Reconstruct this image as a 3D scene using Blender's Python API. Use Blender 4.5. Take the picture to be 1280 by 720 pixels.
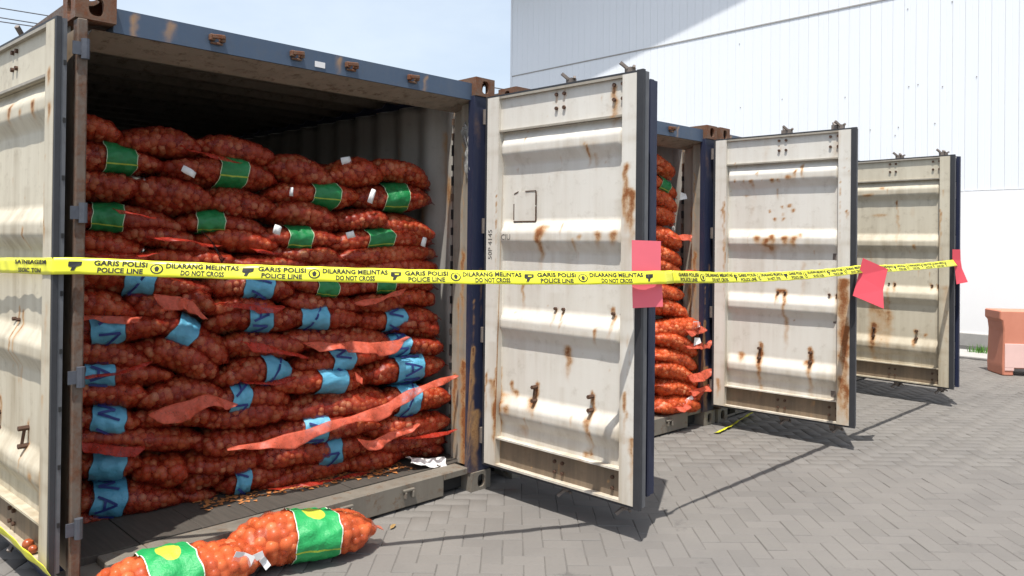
import bpy, bmesh, math, random
import numpy as np
from mathutils import Matrix, Vector, Euler
from math import sin, cos, pi, radians

for o in list(bpy.data.objects): bpy.data.objects.remove(o)
scene = bpy.context.scene
COL = scene.collection
rng = random.Random(7)
nrg = np.random.default_rng(11)

# ------------------------------------------------------------------ camera
FPX, YAW, PITCH, ROLL = 955.377, -0.78906, 0.00689, 0.0107
CAM = Vector((-0.97027, -3.5644, 1.56848))
fwd = Vector((-sin(YAW)*cos(PITCH), cos(YAW)*cos(PITCH), sin(PITCH)))
rgt0 = Vector((cos(YAW), sin(YAW), 0)); up0 = rgt0.cross(fwd)
rgt = rgt0*cos(ROLL) + up0*sin(ROLL); upv = -rgt0*sin(ROLL) + up0*cos(ROLL)
cd = bpy.data.cameras.new('camera'); cam = bpy.data.objects.new('camera', cd); COL.objects.link(cam)
cam.matrix_world = Matrix((( rgt.x, upv.x, -fwd.x, CAM.x), (rgt.y, upv.y, -fwd.y, CAM.y), (rgt.z, upv.z, -fwd.z, CAM.z), (0, 0, 0, 1)))
cd.sensor_width = 36; cd.lens = FPX/1280*36
cd.shift_x = -1.179/1280; cd.shift_y = -62.464/1280
cd.clip_start = .05; cd.clip_end = 2000
scene.camera = cam

# ------------------------------------------------------------------ sky and sun
SUNV = Vector((-.315, -.170, 1.0)).normalized()
w = bpy.data.worlds.new('World'); scene.world = w; w.use_nodes = True
nt = w.node_tree; nt.nodes.clear()
sky = nt.nodes.new('ShaderNodeTexSky'); sky.sky_type = 'NISHITA'; sky.sun_disc = False
sky.sun_elevation = math.asin(SUNV.z); sky.sun_rotation = math.atan2(SUNV.x, SUNV.y)
sky.air_density = 1.0; sky.dust_density = 3.0; sky.ozone_density = 1.0
bg = nt.nodes.new('ShaderNodeBackground'); bg.inputs[1].default_value = .15
wo = nt.nodes.new('ShaderNodeOutputWorld')
tc = nt.nodes.new('ShaderNodeTexCoord'); mp = nt.nodes.new('ShaderNodeMapping'); mp.inputs['Scale'].default_value = (1, 1, 2.2)
nz = nt.nodes.new('ShaderNodeTexNoise'); nz.inputs['Scale'].default_value = 1.6; nz.inputs['Detail'].default_value = 7; nz.inputs['Roughness'].default_value = .55
cr = nt.nodes.new('ShaderNodeValToRGB'); cr.color_ramp.elements[0].position = .36; cr.color_ramp.elements[0].color = (.26, .26, .26, 1); cr.color_ramp.elements[1].position = .66; cr.color_ramp.elements[1].color = (.78, .78, .78, 1)
mx = nt.nodes.new('ShaderNodeMix'); mx.data_type = 'RGBA'; mx.inputs[7].default_value = (4.1, 4.6, 5.1, 1)
nt.links.new(tc.outputs['Generated'], mp.inputs[0]); nt.links.new(mp.outputs[0], nz.inputs['Vector']); nt.links.new(nz.outputs['Fac'], cr.inputs[0]); nt.links.new(cr.outputs[0], mx.inputs[0]); nt.links.new(sky.outputs[0], mx.inputs[6])
nt.links.new(mx.outputs[2], bg.inputs[0]); nt.links.new(bg.outputs[0], wo.inputs[0])
sl = bpy.data.lights.new('sun', 'SUN'); sl.energy = 4.3; sl.angle = radians(.53); sl.color = (1, .96, .9)
so = bpy.data.objects.new('sun', sl); COL.objects.link(so)
so.rotation_euler = SUNV.to_track_quat('Z', 'Y').to_euler(); so.location = (0, 0, 20)
vs = scene.view_settings
vs.view_transform = 'Standard'; vs.look = 'None'; vs.exposure = 0.5; vs.gamma = 1.0; vs.use_curve_mapping = False
scene.render.engine = 'CYCLES'
scene.cycles.transparent_max_bounces = 12

# ------------------------------------------------------------------ materials
MATS = {}
class NT:
    def __init__(s, name):
        s.m = bpy.data.materials.new(name); s.m.use_nodes = True; s.t = s.m.node_tree; s.t.nodes.clear()
        s.out = s.n('ShaderNodeOutputMaterial'); s.b = s.n('ShaderNodeBsdfPrincipled')
        s.l(s.b.outputs[0], s.out.inputs[0])
    def n(s, k, **kw):
        x = s.t.nodes.new(k)
        for a, v in kw.items(): setattr(x, a, v)
        return x
    def l(s, a, b): s.t.links.new(a, b)
    def coord(s, kind='Object'): return s.n('ShaderNodeTexCoord').outputs[kind]
    def noise(s, vec, scale, detail=4, rough=.55, stretch=None):
        if stretch:
            mp = s.n('ShaderNodeMapping'); mp.inputs['Scale'].default_value = stretch; s.l(vec, mp.inputs[0]); vec = mp.outputs[0]
        x = s.n('ShaderNodeTexNoise'); x.inputs['Scale'].default_value = scale; x.inputs['Detail'].default_value = detail
        x.inputs['Roughness'].default_value = rough; s.l(vec, x.inputs['Vector']); return x.outputs['Fac']
    def ramp(s, fac, stops):
        r = s.n('ShaderNodeValToRGB'); e = r.color_ramp.elements
        while len(e) < len(stops): e.new(.5)
        for q, (p, c) in zip(e, stops):
            q.position = p; q.color = (*c, 1) if hasattr(c, '__len__') else (c, c, c, 1)
        s.l(fac, r.inputs[0]); return r.outputs[0]
    def mix(s, fac, a, b, mode='MIX'):
        x = s.n('ShaderNodeMix'); x.data_type = 'RGBA'; x.blend_type = mode
        if hasattr(fac, 'is_output'): s.l(fac, x.inputs[0])
        else: x.inputs[0].default_value = fac
        for i, v in ((6, a), (7, b)):
            if hasattr(v, 'is_output'): s.l(v, x.inputs[i])
            else: x.inputs[i].default_value = (*v, 1)
        return x.outputs[2]
    def math(s, op, a, b=0.0, clamp=False):
        x = s.n('ShaderNodeMath', operation=op, use_clamp=clamp)
        for i, v in ((0, a), (1, b)):
            if hasattr(v, 'is_output'): s.l(v, x.inputs[i])
            else: x.inputs[i].default_value = v
        return x.outputs[0]
    def attr(s, name): return s.n('ShaderNodeAttribute', attribute_name=name)
    def bump(s, h, strength=.3, dist=.01):
        x = s.n('ShaderNodeBump'); x.inputs['Strength'].default_value = strength; x.inputs['Distance'].default_value = dist
        s.l(h, x.inputs['Height']); s.l(x.outputs[0], s.b.inputs['Normal'])
    def set(s, **kw):
        for k, v in kw.items():
            i = s.b.inputs[k]
            if hasattr(v, 'is_output'): s.l(v, i)
            else: i.default_value = (*v, 1) if hasattr(v, '__len__') and len(v) == 3 else v

def lin(r, g, b):
    f = lambda c: (c/255/12.92) if c/255 <= .04045 else ((c/255+.055)/1.055)**2.4
    return (f(r), f(g), f(b))

def plain(name, col, rough=.6, var=.25, scale=9, bump=.0, metallic=0, spec=.4, stretch=None):
    t = NT(name); v = t.coord()
    n = t.noise(v, scale, 6, .6, stretch)
    t.set(**{'Base Color': t.mix(n, tuple(c*(1-var) for c in col), tuple(min(1, c*(1+var)) for c in col)), 'Roughness': rough, 'Metallic': metallic, 'Specular IOR Level': spec})
    if bump: t.bump(t.noise(v, scale*6, 4), bump, .004)
    MATS[name] = t.m; return t.m

def rusty(name, base, rustlo, rusthi, dirt, dirtamt=.5, rough=.55, scale=1.0, useattr=True, bias=0.0):
    """old paint: the 'rust' point attribute places stains; noise gives them their grain"""
    t = NT(name); v = t.coord()
    big = t.noise(v, 1.9*scale, 6, .6); fine = t.noise(v, 70*scale, 5, .7); streak = t.noise(v, 3.2*scale, 7, .62, (4, 4, .30)); mid = t.noise(v, 15*scale, 7, .68)
    d = t.math('MULTIPLY', t.ramp(streak, [(.40, 0.0), (.75, 1.0)]), t.ramp(big, [(.35, .1), (.7, 1.0)]))
    col = t.mix(t.math('MULTIPLY', d, dirtamt), base, dirt)
    col = t.mix(t.math('MULTIPLY', t.ramp(mid, [(.56, 0.0), (.78, 1.0)]), dirtamt*.6), col, tuple(c*.7 for c in dirt))
    rc = t.mix(t.noise(v, 90*scale, 4, .7), rustlo, rusthi)
    if useattr:
        a = t.attr('rust').outputs['Fac']; da = t.attr('dirt').outputs['Fac']
        col = t.mix(t.math('MULTIPLY', t.math('MULTIPLY', da, t.ramp(streak, [(.25, .3), (.65, 1.0)])), .85, True), col, dirt)
        hal = t.math('ADD', a, t.math('MULTIPLY', t.math('SUBTRACT', mid, .5), .7))
        hm = t.math('MULTIPLY', t.ramp(hal, [(.08, 0.0), (.60, .85)]), t.ramp(a, [(.03, 0.0), (.3, 1.0)]))
        col = t.mix(hm, col, lin(178, 138, 92))
        f = t.math('ADD', t.math('MULTIPLY', a, 1.0), t.math('MULTIPLY', t.math('SUBTRACT', fine, .5), 1.0))
        f = t.math('ADD', f, t.math('MULTIPLY', t.math('SUBTRACT', mid, .5), 1.3))
        f = t.math('ADD', f, bias); m = t.ramp(f, [(.50, 0.0), (1.0, .95)])
    else:
        f = t.math('ADD', t.math('MULTIPLY', fine, .35), t.math('MULTIPLY', mid, .65)); m = t.ramp(f, [(.44-bias, 0.0), (.62-bias, .95)])
    col = t.mix(m, col, rc)
    t.set(**{'Base Color': col, 'Roughness': t.ramp(m, [(0, rough), (1, .9)]), 'Specular IOR Level': .35})
    t.bump(t.math('ADD', mid, t.math('MULTIPLY', m, .6)), .22, .004)
    MATS[name] = t.m; return t.m

RL, RH = lin(82, 48, 28), lin(166, 100, 52)
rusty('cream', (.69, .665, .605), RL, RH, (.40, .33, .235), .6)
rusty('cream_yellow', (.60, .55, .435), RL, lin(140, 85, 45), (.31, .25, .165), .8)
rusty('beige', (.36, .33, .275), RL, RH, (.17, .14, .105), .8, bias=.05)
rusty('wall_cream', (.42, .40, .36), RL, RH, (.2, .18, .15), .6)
rusty('blue', (.062, .092, .142), RL, lin(120, 75, 45), (.13, .14, .15), .6, rough=.45)
rusty('navy', (.018, .024, .055), RL, lin(110, 70, 50), (.07, .07, .085), .6, rough=.45)
rusty('rust_brown', (.12, .09, .07), lin(44, 30, 25), lin(124, 80, 52), (.20, .16, .125), .9, useattr=False, bias=.0)
rusty('casting', (.14, .085, .055), lin(58, 34, 24), lin(140, 84, 52), (.20, .145, .10), .9, useattr=False, bias=.03)
rusty('sill_grey', (.19, .17, .14), lin(80, 58, 42), lin(132, 100, 70), (.10, .088, .072), 1.0, useattr=False, bias=-.08)
rusty('cream_dull', (.44, .41, .355), RL, RH, (.26, .22, .16), .75)
rusty('rail_brown', (.28, .205, .135), lin(70, 48, 34), lin(120, 84, 58), (.12, .095, .07), 1.0, useattr=True, bias=.10)
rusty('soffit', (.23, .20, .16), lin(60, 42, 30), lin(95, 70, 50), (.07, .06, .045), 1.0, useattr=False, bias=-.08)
plain('rubber', (.035, .036, .04), .55, .35, 14, .1)
plain('rubber_grey', (.11, .112, .118), .5, .35, 14, .1)
plain('steel', (.085, .092, .11), .5, .5, 20, .1, .2)
plain('old_steel', (.19, .16, .14), .6, .5, 30, .2, .3)
plain('bolt', (.085, .045, .028), .85, .5, 60, .3)
plain('skins', (.42, .17, .055), .6, .4, 40)
plain('wood', (.06, .051, .042), .8, .5, 7, .3, stretch=(9, .6, 3))
plain('black', (.02, .02, .02), .7, .2)
plain('ink', (.03, .03, .03), .8, .3)
plain('pencil', (.12, .11, .1), .8, .3)
plain('blue_ink', (.016, .03, .16), .6, .3)
plain('white_paper', (.72, .71, .70), .6, .06, 30)
plain('pink', (.80, .15, .19), .7, .05, 12)
plain('rose', (.62, .07, .095), .7, .06, 12)
plain('plinth', (.36, .35, .33), .85, .25, 6, .3)
plain('kerb', (.13, .125, .12), .9, .4, 6, .4)
plain('sand', (.125, .116, .106), .95, .3, 20, .3)
plain('white_wall', (.84, .84, .84), .55, .03, 2)
plain('cable', (.05, .05, .06), .6)
plain('dry_leaf', (.30, .19, .07), .7, .3, 40)
plain('shaded_gutter', (.06, .058, .055), .95, .4, 6, .3)  # dark colour carries the shadow lying in the gutter
plain('grass', (.07, .20, .02), .6, .4, 30)

def panel_mat():
    t = NT('panel_white'); v = t.coord(); r = t.n('ShaderNodeObjectInfo').outputs['Random']
    n = t.noise(v, 1.2, 4)
    c = t.mix(r, (.80, .83, .86), (.815, .845, .875)); c = t.mix(t.math('MULTIPLY', n, .12), c, (.62, .64, .67))
    t.set(**{'Base Color': c, 'Roughness': .38, 'Specular IOR Level': .4}); MATS['panel_white'] = t.m
panel_mat()

def onion_mat():
    t = NT('onion'); v = t.coord(); a = t.attr('tone').outputs['Fac']
    c = t.ramp(a, [(0, lin(96, 34, 22)), (.3, lin(172, 84, 44)), (.7, lin(214, 138, 78)), (1, lin(240, 200, 150))])
    n = t.noise(v, 34, 5, .6); c = t.mix(t.ramp(n, [(.45, 0.0), (.75, .55)]), c, lin(225, 140, 80))
    t.set(**{'Base Color': c, 'Roughness': .32, 'Specular IOR Level': .5}); MATS['onion'] = t.m
onion_mat()

def net_mat(name, c0, c1, dens, rough=.42):
    """woven plastic net: red threads with open gaps that let the onions through"""
    t = NT(name); v = t.coord()
    n = t.noise(v, 14, 5, .6); n2 = t.noise(v, 120, 3, .6)
    c = t.mix(n, c0, c1)
    tr = t.n('ShaderNodeBsdfTransparent'); tl = t.n('ShaderNodeBsdfTranslucent'); t.l(c, tl.inputs[0])
    t.set(**{'Base Color': c, 'Roughness': rough, 'Specular IOR Level': .5})
    a = t.n('ShaderNodeMixShader'); a.inputs[0].default_value = .3; t.l(t.b.outputs[0], a.inputs[1]); t.l(tl.outputs[0], a.inputs[2])
    m = t.n('ShaderNodeMixShader')
    f = t.math('ADD', t.math('MULTIPLY', t.math('SUBTRACT', n, .5), .5), t.math('ADD', dens, t.math('MULTIPLY', t.math('SUBTRACT', n2, .5), .5)), True)
    t.l(f, m.inputs[0]); t.l(tr.outputs[0], m.inputs[1]); t.l(a.outputs[0], m.inputs[2]); t.l(m.outputs[0], t.out.inputs[0])
    t.bump(t.noise(v, 300, 2), .25, .002)
    MATS[name] = t.m
net_mat('net_dark', lin(132, 32, 23), lin(178, 56, 36), .57, .38)
net_mat('net_bright', lin(218, 84, 40), lin(238, 122, 76), .50)
net_mat('net_sunlit', lin(206, 58, 26), lin(244, 116, 62), .50)  # brighter copy of the net, sunlight put into its colour
net_mat('net_mid', lin(156, 40, 22), lin(202, 70, 42), .55, .38)
def hem_mat(name, col):
    t = NT(name); v = t.coord(); n = t.noise(v, 22, 5)
    c = t.mix(n, tuple(x*.8 for x in col), tuple(min(1, x*1.15) for x in col))
    tl = t.n('ShaderNodeBsdfTranslucent'); t.l(c, tl.inputs[0]); t.set(**{'Base Color': c, 'Roughness': .45})
    a = t.n('ShaderNodeMixShader'); a.inputs[0].default_value = .4; t.l(t.b.outputs[0], a.inputs[1]); t.l(tl.outputs[0], a.inputs[2])
    tr = t.n('ShaderNodeBsdfTransparent'); m = t.n('ShaderNodeMixShader'); t.l(t.ramp(t.noise(v, 30, 5, .6), [(.35, .42), (.65, .82)]), m.inputs[0])
    t.l(tr.outputs[0], m.inputs[1]); t.l(a.outputs[0], m.inputs[2]); t.l(m.outputs[0], t.out.inputs[0])
    t.bump(t.noise(v, 90, 3), .15, .002); MATS[name] = t.m
hem_mat('hem_salmon', lin(232, 118, 90)); hem_mat('hem_red', lin(198, 62, 42)); hem_mat('hem_dark', lin(60, 38, 36))
hem_mat('plastic_film', (.6, .6, .58))

def band_mat(name, col, edge, line=None, disc=None):
    t = NT(name); uv = t.attr('buv').outputs['Vector']; sp = t.n('ShaderNodeSeparateXYZ'); t.l(uv, sp.inputs[0])
    n = t.noise(t.coord(), 12, 5); c = t.mix(n, tuple(x*.72 for x in col), tuple(min(1, x*1.2) for x in col))
    e = t.math('ABSOLUTE', t.math('SUBTRACT', sp.outputs[0], .5))
    c = t.mix(t.math('GREATER_THAN', e, .478), c, edge)
    if line:
        l2 = t.math('LESS_THAN', t.math('ABSOLUTE', t.math('SUBTRACT', sp.outputs[1], .565)), .006); c = t.mix(l2, c, line)
    if disc:
        dx = t.math('MULTIPLY', t.math('SUBTRACT', sp.outputs[0], .5), .9); dy = t.math('MULTIPLY', t.math('SUBTRACT', sp.outputs[1], .30), 3.0)
        r = t.math('ADD', t.math('MULTIPLY', dx, dx), t.math('MULTIPLY', dy, dy)); c = t.mix(t.math('LESS_THAN', r, .042), c, disc)
    t.set(**{'Base Color': c, 'Roughness': .4}); t.bump(t.noise(t.coord(), 38, 6, .65), .6, .012); MATS[name] = t.m
band_mat('band_blue', lin(88, 160, 190), lin(46, 38, 48))
band_mat('band_green', lin(20, 118, 62), lin(190, 205, 170), lin(150, 170, 60))
band_mat('band_green_bright', lin(40, 160, 88), lin(225, 230, 210), lin(170, 190, 60), lin(190, 200, 70))

def tape_mat():
    t = NT('tape_yellow'); n = t.noise(t.coord(), 6, 4)
    t.set(**{'Base Color': t.mix(n, lin(228, 226, 40), lin(240, 238, 70)), 'Roughness': .35})
    MATS['tape_yellow'] = t.m
tape_mat()

def paver_mat(name, useattr):
    t = NT(name); v = t.n('ShaderNodeNewGeometry').outputs['Position']
    r = t.attr('tone').outputs['Fac'] if useattr else t.n('ShaderNodeObjectInfo').outputs['Random']
    c = t.mix(r, (.150, .140, .129), (.176, .164, .151))
    c = t.mix(t.ramp(t.noise(v, .9, 6, .6), [(.4, 0.0), (.7, .65)]), c, (.202, .188, .170))
    c = t.mix(t.ramp(t.noise(v, 2.3, 6, .7), [(.56, 0.0), (.78, .45)]), c, (.125, .12, .115))
    c = t.mix(t.ramp(t.noise(v, 55, 5, .7), [(.5, 0.0), (.8, .35)]), c, (.13, .12, .11))
    c = t.mix(t.ramp(t.noise(v, 5.5, 8, .75), [(.66, 0.0), (.74, .6)]), c, (.27, .25, .222))
    c = t.mix(t.ramp(t.noise(v, .55, 7, .62), [(.52, 0.0), (.72, .4)]), c, (.14, .132, .125))
    c = t.mix(t.ramp(t.noise(v, 3.1, 7, .7, (1, 1.0, 1)), [(.62, 0.0), (.70, .5)]), c, (.075, .07, .068))
    t.set(**{'Base Color': c, 'Roughness': .85, 'Specular IOR Level': .25}); t.bump(t.noise(v, 160, 4, .7), .25, .003); MATS[name] = t.m
paver_mat('paver', False); paver_mat('paver_far', True)

def barrier_mat():
    t = NT('barrier_orange'); v = t.coord(); n = t.noise(v, 3, 6, .65)
    t.set(**{'Base Color': t.mix(n, (.50, .17, .10), (.66, .27, .18)), 'Roughness': .6}); MATS['barrier_orange'] = t.m
    plain('barrier_pale', (.74, .50, .45), .6, .12, 5)
barrier_mat()

# ------------------------------------------------------------------ mesh helpers
def np_mesh(name, V, F, mat=None, smooth=False, attrs=None):
    me = bpy.data.meshes.new(name)
    V = np.asarray(V, dtype=np.float32)
    if isinstance(F, np.ndarray):
        k = F.shape[1]; nF = F.shape[0]; loops = F.astype(np.int32).ravel()
        me.vertices.add(len(V)); me.vertices.foreach_set('co', V.ravel())
        me.loops.add(nF*k); me.loops.foreach_set('vertex_index', loops)
        me.polygons.add(nF); me.polygons.foreach_set('loop_start', np.arange(0, nF*k, k, dtype=np.int32))
        me.update(calc_edges=True)
    else:
        me.from_pydata([tuple(map(float, v)) for v in V], [], F)
    for k, v in (attrs or {}).items():
        v = np.asarray(v, dtype=np.float32)
        if v.ndim == 1:
            at = me.attributes.new(k, 'FLOAT', 'POINT'); at.data.foreach_set('value', v)
        else:
            at = me.attributes.new(k, 'FLOAT_VECTOR', 'POINT'); at.data.foreach_set('vector', v.ravel())
    if mat: me.materials.append(MATS[mat] if isinstance(mat, str) else mat)
    me.validate()
    if smooth: me.polygons.foreach_set('use_smooth', [True]*len(me.polygons))
    return me

def link(name, me, parent=None, loc=None, rotz=None):
    o = bpy.data.objects.new(name, me); COL.objects.link(o)
    if parent: o.parent = parent
    if loc is not None: o.location = loc
    if rotz is not None: o.rotation_euler = (0, 0, rotz)
    return o

def tag(o, label=None, cat=None, group=None, kind=None):
    if label: o['label'] = label
    if cat: o['category'] = cat
    if group: o['group'] = group
    if kind: o['kind'] = kind
    return o

def empty(name, loc=(0, 0, 0), rot=(0, 0, 0)):
    o = bpy.data.objects.new(name, None); COL.objects.link(o); o.location = loc; o.rotation_euler = rot
    o.empty_display_size = .1
    return o

class MB:
    def __init__(s): s.v = []; s.f = []
    def box(s, x0, x1, y0, y1, z0, z1):
        b = len(s.v)
        s.v += [(x0, y0, z0), (x1, y0, z0), (x1, y1, z0), (x0, y1, z0), (x0, y0, z1), (x1, y0, z1), (x1, y1, z1), (x0, y1, z1)]
        s.f += [tuple(b+i for i in q) for q in ((3, 2, 1, 0), (4, 5, 6, 7), (0, 1, 5, 4), (1, 2, 6, 5), (2, 3, 7, 6), (3, 0, 4, 7))]
        return s
    def bar(s, a, c, wx, wy, up=(0, 0, 1)):
        a = Vector(a); c = Vector(c); d = (c-a).normalized(); u = Vector(up)
        if abs(d.dot(u)) > .95: u = Vector((1, 0, 0))
        x = d.cross(u).normalized(); y = x.cross(d).normalized(); b = len(s.v)
        for p in (a, c):
            for i, j in ((-1, -1), (1, -1), (1, 1), (-1, 1)): s.v.append(tuple(p + x*i*wx/2 + y*j*wy/2))
        s.f += [tuple(b+i for i in q) for q in ((0, 1, 2, 3), (7, 6, 5, 4), (0, 4, 5, 1), (1, 5, 6, 2), (2, 6, 7, 3), (3, 7, 4, 0))]
        return s
    def tube(s, path, r, n=8, caps=True):
        P = [Vector(p) for p in path]; rings = []
        for i, p in enumerate(P):
            d = (P[min(i+1, len(P)-1)] - P[max(i-1, 0)]).normalized()
            u = Vector((0, 0, 1)) if abs(d.z) < .9 else Vector((1, 0, 0))
            x = d.cross(u).normalized(); y = x.cross(d)
            rr = r[i] if hasattr(r, '__len__') else r
            b = len(s.v); rings.append(b)
            for k in range(n): s.v.append(tuple(p + x*rr*cos(2*pi*k/n) + y*rr*sin(2*pi*k/n)))
        for a, b in zip(rings, rings[1:]):
            for k in range(n): s.f.append((a+k, a+(k+1) % n, b+(k+1) % n, b+k))
        if caps: s.f.append(tuple(rings[0]+k for k in reversed(range(n)))); s.f.append(tuple(rings[-1]+k for k in range(n)))
        return s
    def prism(s, poly, y0, y1, axis='y'):
        """polygon in (x,z) pushed along y (or (y,z) along x, (x,y) along z)"""
        m = {'y': lambda a, b, c: (a, c, b), 'x': lambda a, b, c: (c, a, b), 'z': lambda a, b, c: (a, b, c)}[axis]
        b = len(s.v); n = len(poly)
        for c in (y0, y1): s.v += [m(p[0], p[1], c) for p in poly]
        s.f.append(tuple(b+i for i in range(n))); s.f.append(tuple(b+n+i for i in reversed(range(n))))
        for i in range(n): s.f.append((b+i, b+n+i, b+n+(i+1) % n, b+(i+1) % n))
        return s
    def build(s, name, mat, parent=None, smooth=False, bevel=0, loc=None, rotz=None, attrs=None):
        me = np_mesh(name, s.v, s.f, mat, smooth, attrs)
        bm = bmesh.new(); bm.from_mesh(me); bmesh.ops.recalc_face_normals(bm, faces=bm.faces)
        if bevel: bmesh.ops.bevel(bm, geom=list(bm.edges), offset=bevel, segments=1, affect='EDGES', profile=.5)
        bm.to_mesh(me); bm.free()
        return link(name, me, parent, loc, rotz)

def wave(x, y, seed):
    r = random.Random(seed); s = 0
    for k in range(6):
        a = r.uniform(0, 2*pi); f = r.uniform(5, 40); s = s + np.sin(f*(x*cos(a)+y*sin(a)*.5) + r.uniform(0, 6))/6
    return s

_text = {}
def text_mesh(s, bold=.0):
    k = (s, bold)
    if k not in _text:
        cu = bpy.data.curves.new('lettering', 'FONT'); cu.body = s; cu.size = 1; cu.offset = bold; cu.resolution_u = 2
        cu.align_x = 'CENTER'; cu.align_y = 'CENTER'
        o = bpy.data.objects.new('lettering', cu); COL.objects.link(o); bpy.context.view_layer.update()
        me = bpy.data.meshes.new_from_object(o.evaluated_get(bpy.context.evaluated_depsgraph_get()))
        V = np.array([v.co[:] for v in me.vertices]); F = [tuple(p.vertices) for p in me.polygons]
        bpy.data.objects.remove(o); bpy.data.curves.remove(cu); bpy.data.meshes.remove(me)
        if len(V): V[:, 0] -= (V[:, 0].max()+V[:, 0].min())/2; V[:, 1] -= (V[:, 1].max()+V[:, 1].min())/2
        _text[k] = (V, F)
    V, F = _text[k]; return V.copy(), F

# ------------------------------------------------------------------ ground
E1 = Vector((.704, -.710, 0)).normalized(); E2 = Vector((.710, .704, 0)).normalized()
gm = MB(); gm.v = [(-400, -400, -.0052), (400, -400, -.0052), (400, 400, -.0052), (-400, 400, -.0052)]; gm.f = [(0, 1, 2, 3)]
pavement = gm.build('pavement', 'sand'); tag(pavement, kind='structure')
def paver_mesh(l, wd):
    c = .0035; g = .0011; hl, hw = l/2-g, wd/2-g
    v = [(-hl, -hw, -.02), (hl, -hw, -.02), (hl, hw, -.02), (-hl, hw, -.02), (-hl, -hw, -c), (hl, -hw, -c), (hl, hw, -c), (-hl, hw, -c),
         (-hl+c, -hw+c, 0), (hl-c, -hw+c, 0), (hl-c, hw-c, 0), (-hl+c, hw-c, 0)]
    f = [(0, 1, 5, 4), (1, 2, 6, 5), (2, 3, 7, 6), (3, 0, 4, 7), (4, 5, 9, 8), (5, 6, 10, 9), (6, 7, 11, 10), (7, 4, 8, 11), (8, 9, 10, 11)]
    return v, f
PS = .105
pv, pf = paver_mesh(2*PS, PS)
pmesh = np_mesh('paver', pv, pf, 'paver')
pavs = []
base = Vector((3, -1.2, 0))
for i in range(-110, 111):
    for j in range(-110, 111):
        m = (i-j) % 4
        if m == 0: c = base + E1*((i+1)*PS) + E2*((j+.5)*PS); rot = 0
        elif m == 3: c = base + E1*((i+.5)*PS) + E2*((j+1)*PS); rot = 1
        else: continue
        if c.x > 11.25 or c.x < -3 or c.y < -6 or c.y > 6.5: continue
        d = c - CAM; z = d.dot(fwd); vis = False; px = 0
        if z > .4:
            X = 641 + FPX*d.dot(rgt)/z; Y = 297.5 - FPX*d.dot(upv)/z
            inx = -20 < X < 1300 and 440 < Y < 735
            # behind the containers and their open doors nothing of the paving shows
            vis = inx and c.y < -.02 and not (c.x < 1.3 and c.y > -.28) and not (1.6 < c.x < 2.5 and c.y > -.2)
            px = FPX/z
        pavs.append((vis, px, c, rot))
order = sorted(range(len(pavs)), key=lambda k: (-pavs[k][0], -pavs[k][1]))
ang0 = math.atan2(E1.y, E1.x)
SV = []; SF = []; ST = []
pvn = np.array(pv); pfn = np.array(pf)
for n, k in enumerate(order):
    vis, px, c, rot = pavs[k]
    a = ang0 + rot*pi/2 + rng.gauss(0, .006); tx, ty = rng.gauss(0, .004), rng.gauss(0, .004); dz = rng.gauss(-.0018, .0011)
    cx, cy = c.x + rng.gauss(0, .0008), c.y + rng.gauss(0, .0008)
    if n < 300 and vis:
        o = link('paver', pmesh, pavement, (cx, cy, dz)); o.rotation_euler = (tx, ty, a)
    else:
        R = np.array(Euler((tx, ty, a)).to_matrix()); b = len(SV)*12
        SV.append(pvn @ R.T + np.array([cx, cy, dz])); SF.append(pfn + b); ST.append(np.full(12, rng.random()))
pm = np_mesh('paving_blocks', np.concatenate(SV), np.concatenate(SF), 'paver_far', attrs={'tone': np.concatenate(ST)})
tag(link('paving_blocks', pm, pavement), kind='stuff')
# raised kerb strip before the warehouse
kb = MB().box(11.30, 11.36, -14, 26, -.02, .012); tag(kb.build('kerb', 'kerb'), kind='structure')
gt = MB().box(12.24, 12.94, -14, 26, -.03, -.002); tag(gt.build('shaded_gutter', 'shaded_gutter'), kind='structure')  # flat strip, the gutter's shadow is put into its dark colour
st = MB().box(11.364, 12.236, -14, 26, -.02, .02); tag(st.build('concrete_strip', 'plinth'), kind='structure')

# ------------------------------------------------------------------ white warehouse
WX, WY0, WY1 = 13.0, -9.0, 10.4
wh = tag(empty('warehouse', (WX, 0, 0)), 'tall white metal-clad warehouse with vertical ribbed panels behind the containers', 'warehouse')
MB().box(.02, 14, WY0, WY1, .2, 9.3).build('wall', 'white_wall', wh)
MB().box(-.015, .018, WY0, WY1, .2, 2.485).build('lower_wall', 'white_wall', wh)
MB().box(-.05, .4, WY0, WY1+.02, -.02, .199).build('plinth', 'plinth', wh, bevel=.008)
PW = .186
for tier, (z0, z1, xo) in enumerate(((2.5, 5.872, .0), (5.9, 9.5, -.006))):
    prof = [(.0, .005), (.002, .002), (.010, 0), (PW*.5-.008, 0), (PW*.5-.004, .0015), (PW*.5+.004, .0015), (PW*.5+.008, 0), (PW-.010, 0), (PW-.003, .002), (PW-.002, .005)]
    V = []; F = []
    for z in (z0, z1): V += [(x+xo, y, z) for y, x in prof]
    n = len(prof)
    for i in range(n-1): F.append((i, i+n, i+n+1, i+1))
    F.append(tuple(range(n))); 
    me = np_mesh('wall_panel', V, F, 'panel_white')
    k = 0; y = WY1-PW
    while y > -2.6:
        link('wall_panel', me, wh, (0, y, 0)); y -= PW
    yr = y + PW
    MB().box(xo, .016, WY0, yr-.004, z0, z1).build('end_panel', 'panel_white', wh)
MB().box(-.012, .018, WY0, WY1+.01, 5.874, 5.898).build('seam_flashing', 'plinth', wh)
MB().box(-.02, .02, WY1-.004, WY1+.05, .2, 9.3).build('corner_trim', 'panel_white', wh)
for k in range(20):
    yy, zz = rng.uniform(-1.3, 4.5), rng.choice((2.9, 3.6, 4.3, 5.0, 5.6)) + rng.uniform(-.1, .1)
    MB().tube([(-.010, yy, zz), (.004, yy, zz)], .008, 6).build('screw', 'old_steel', wh)
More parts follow.
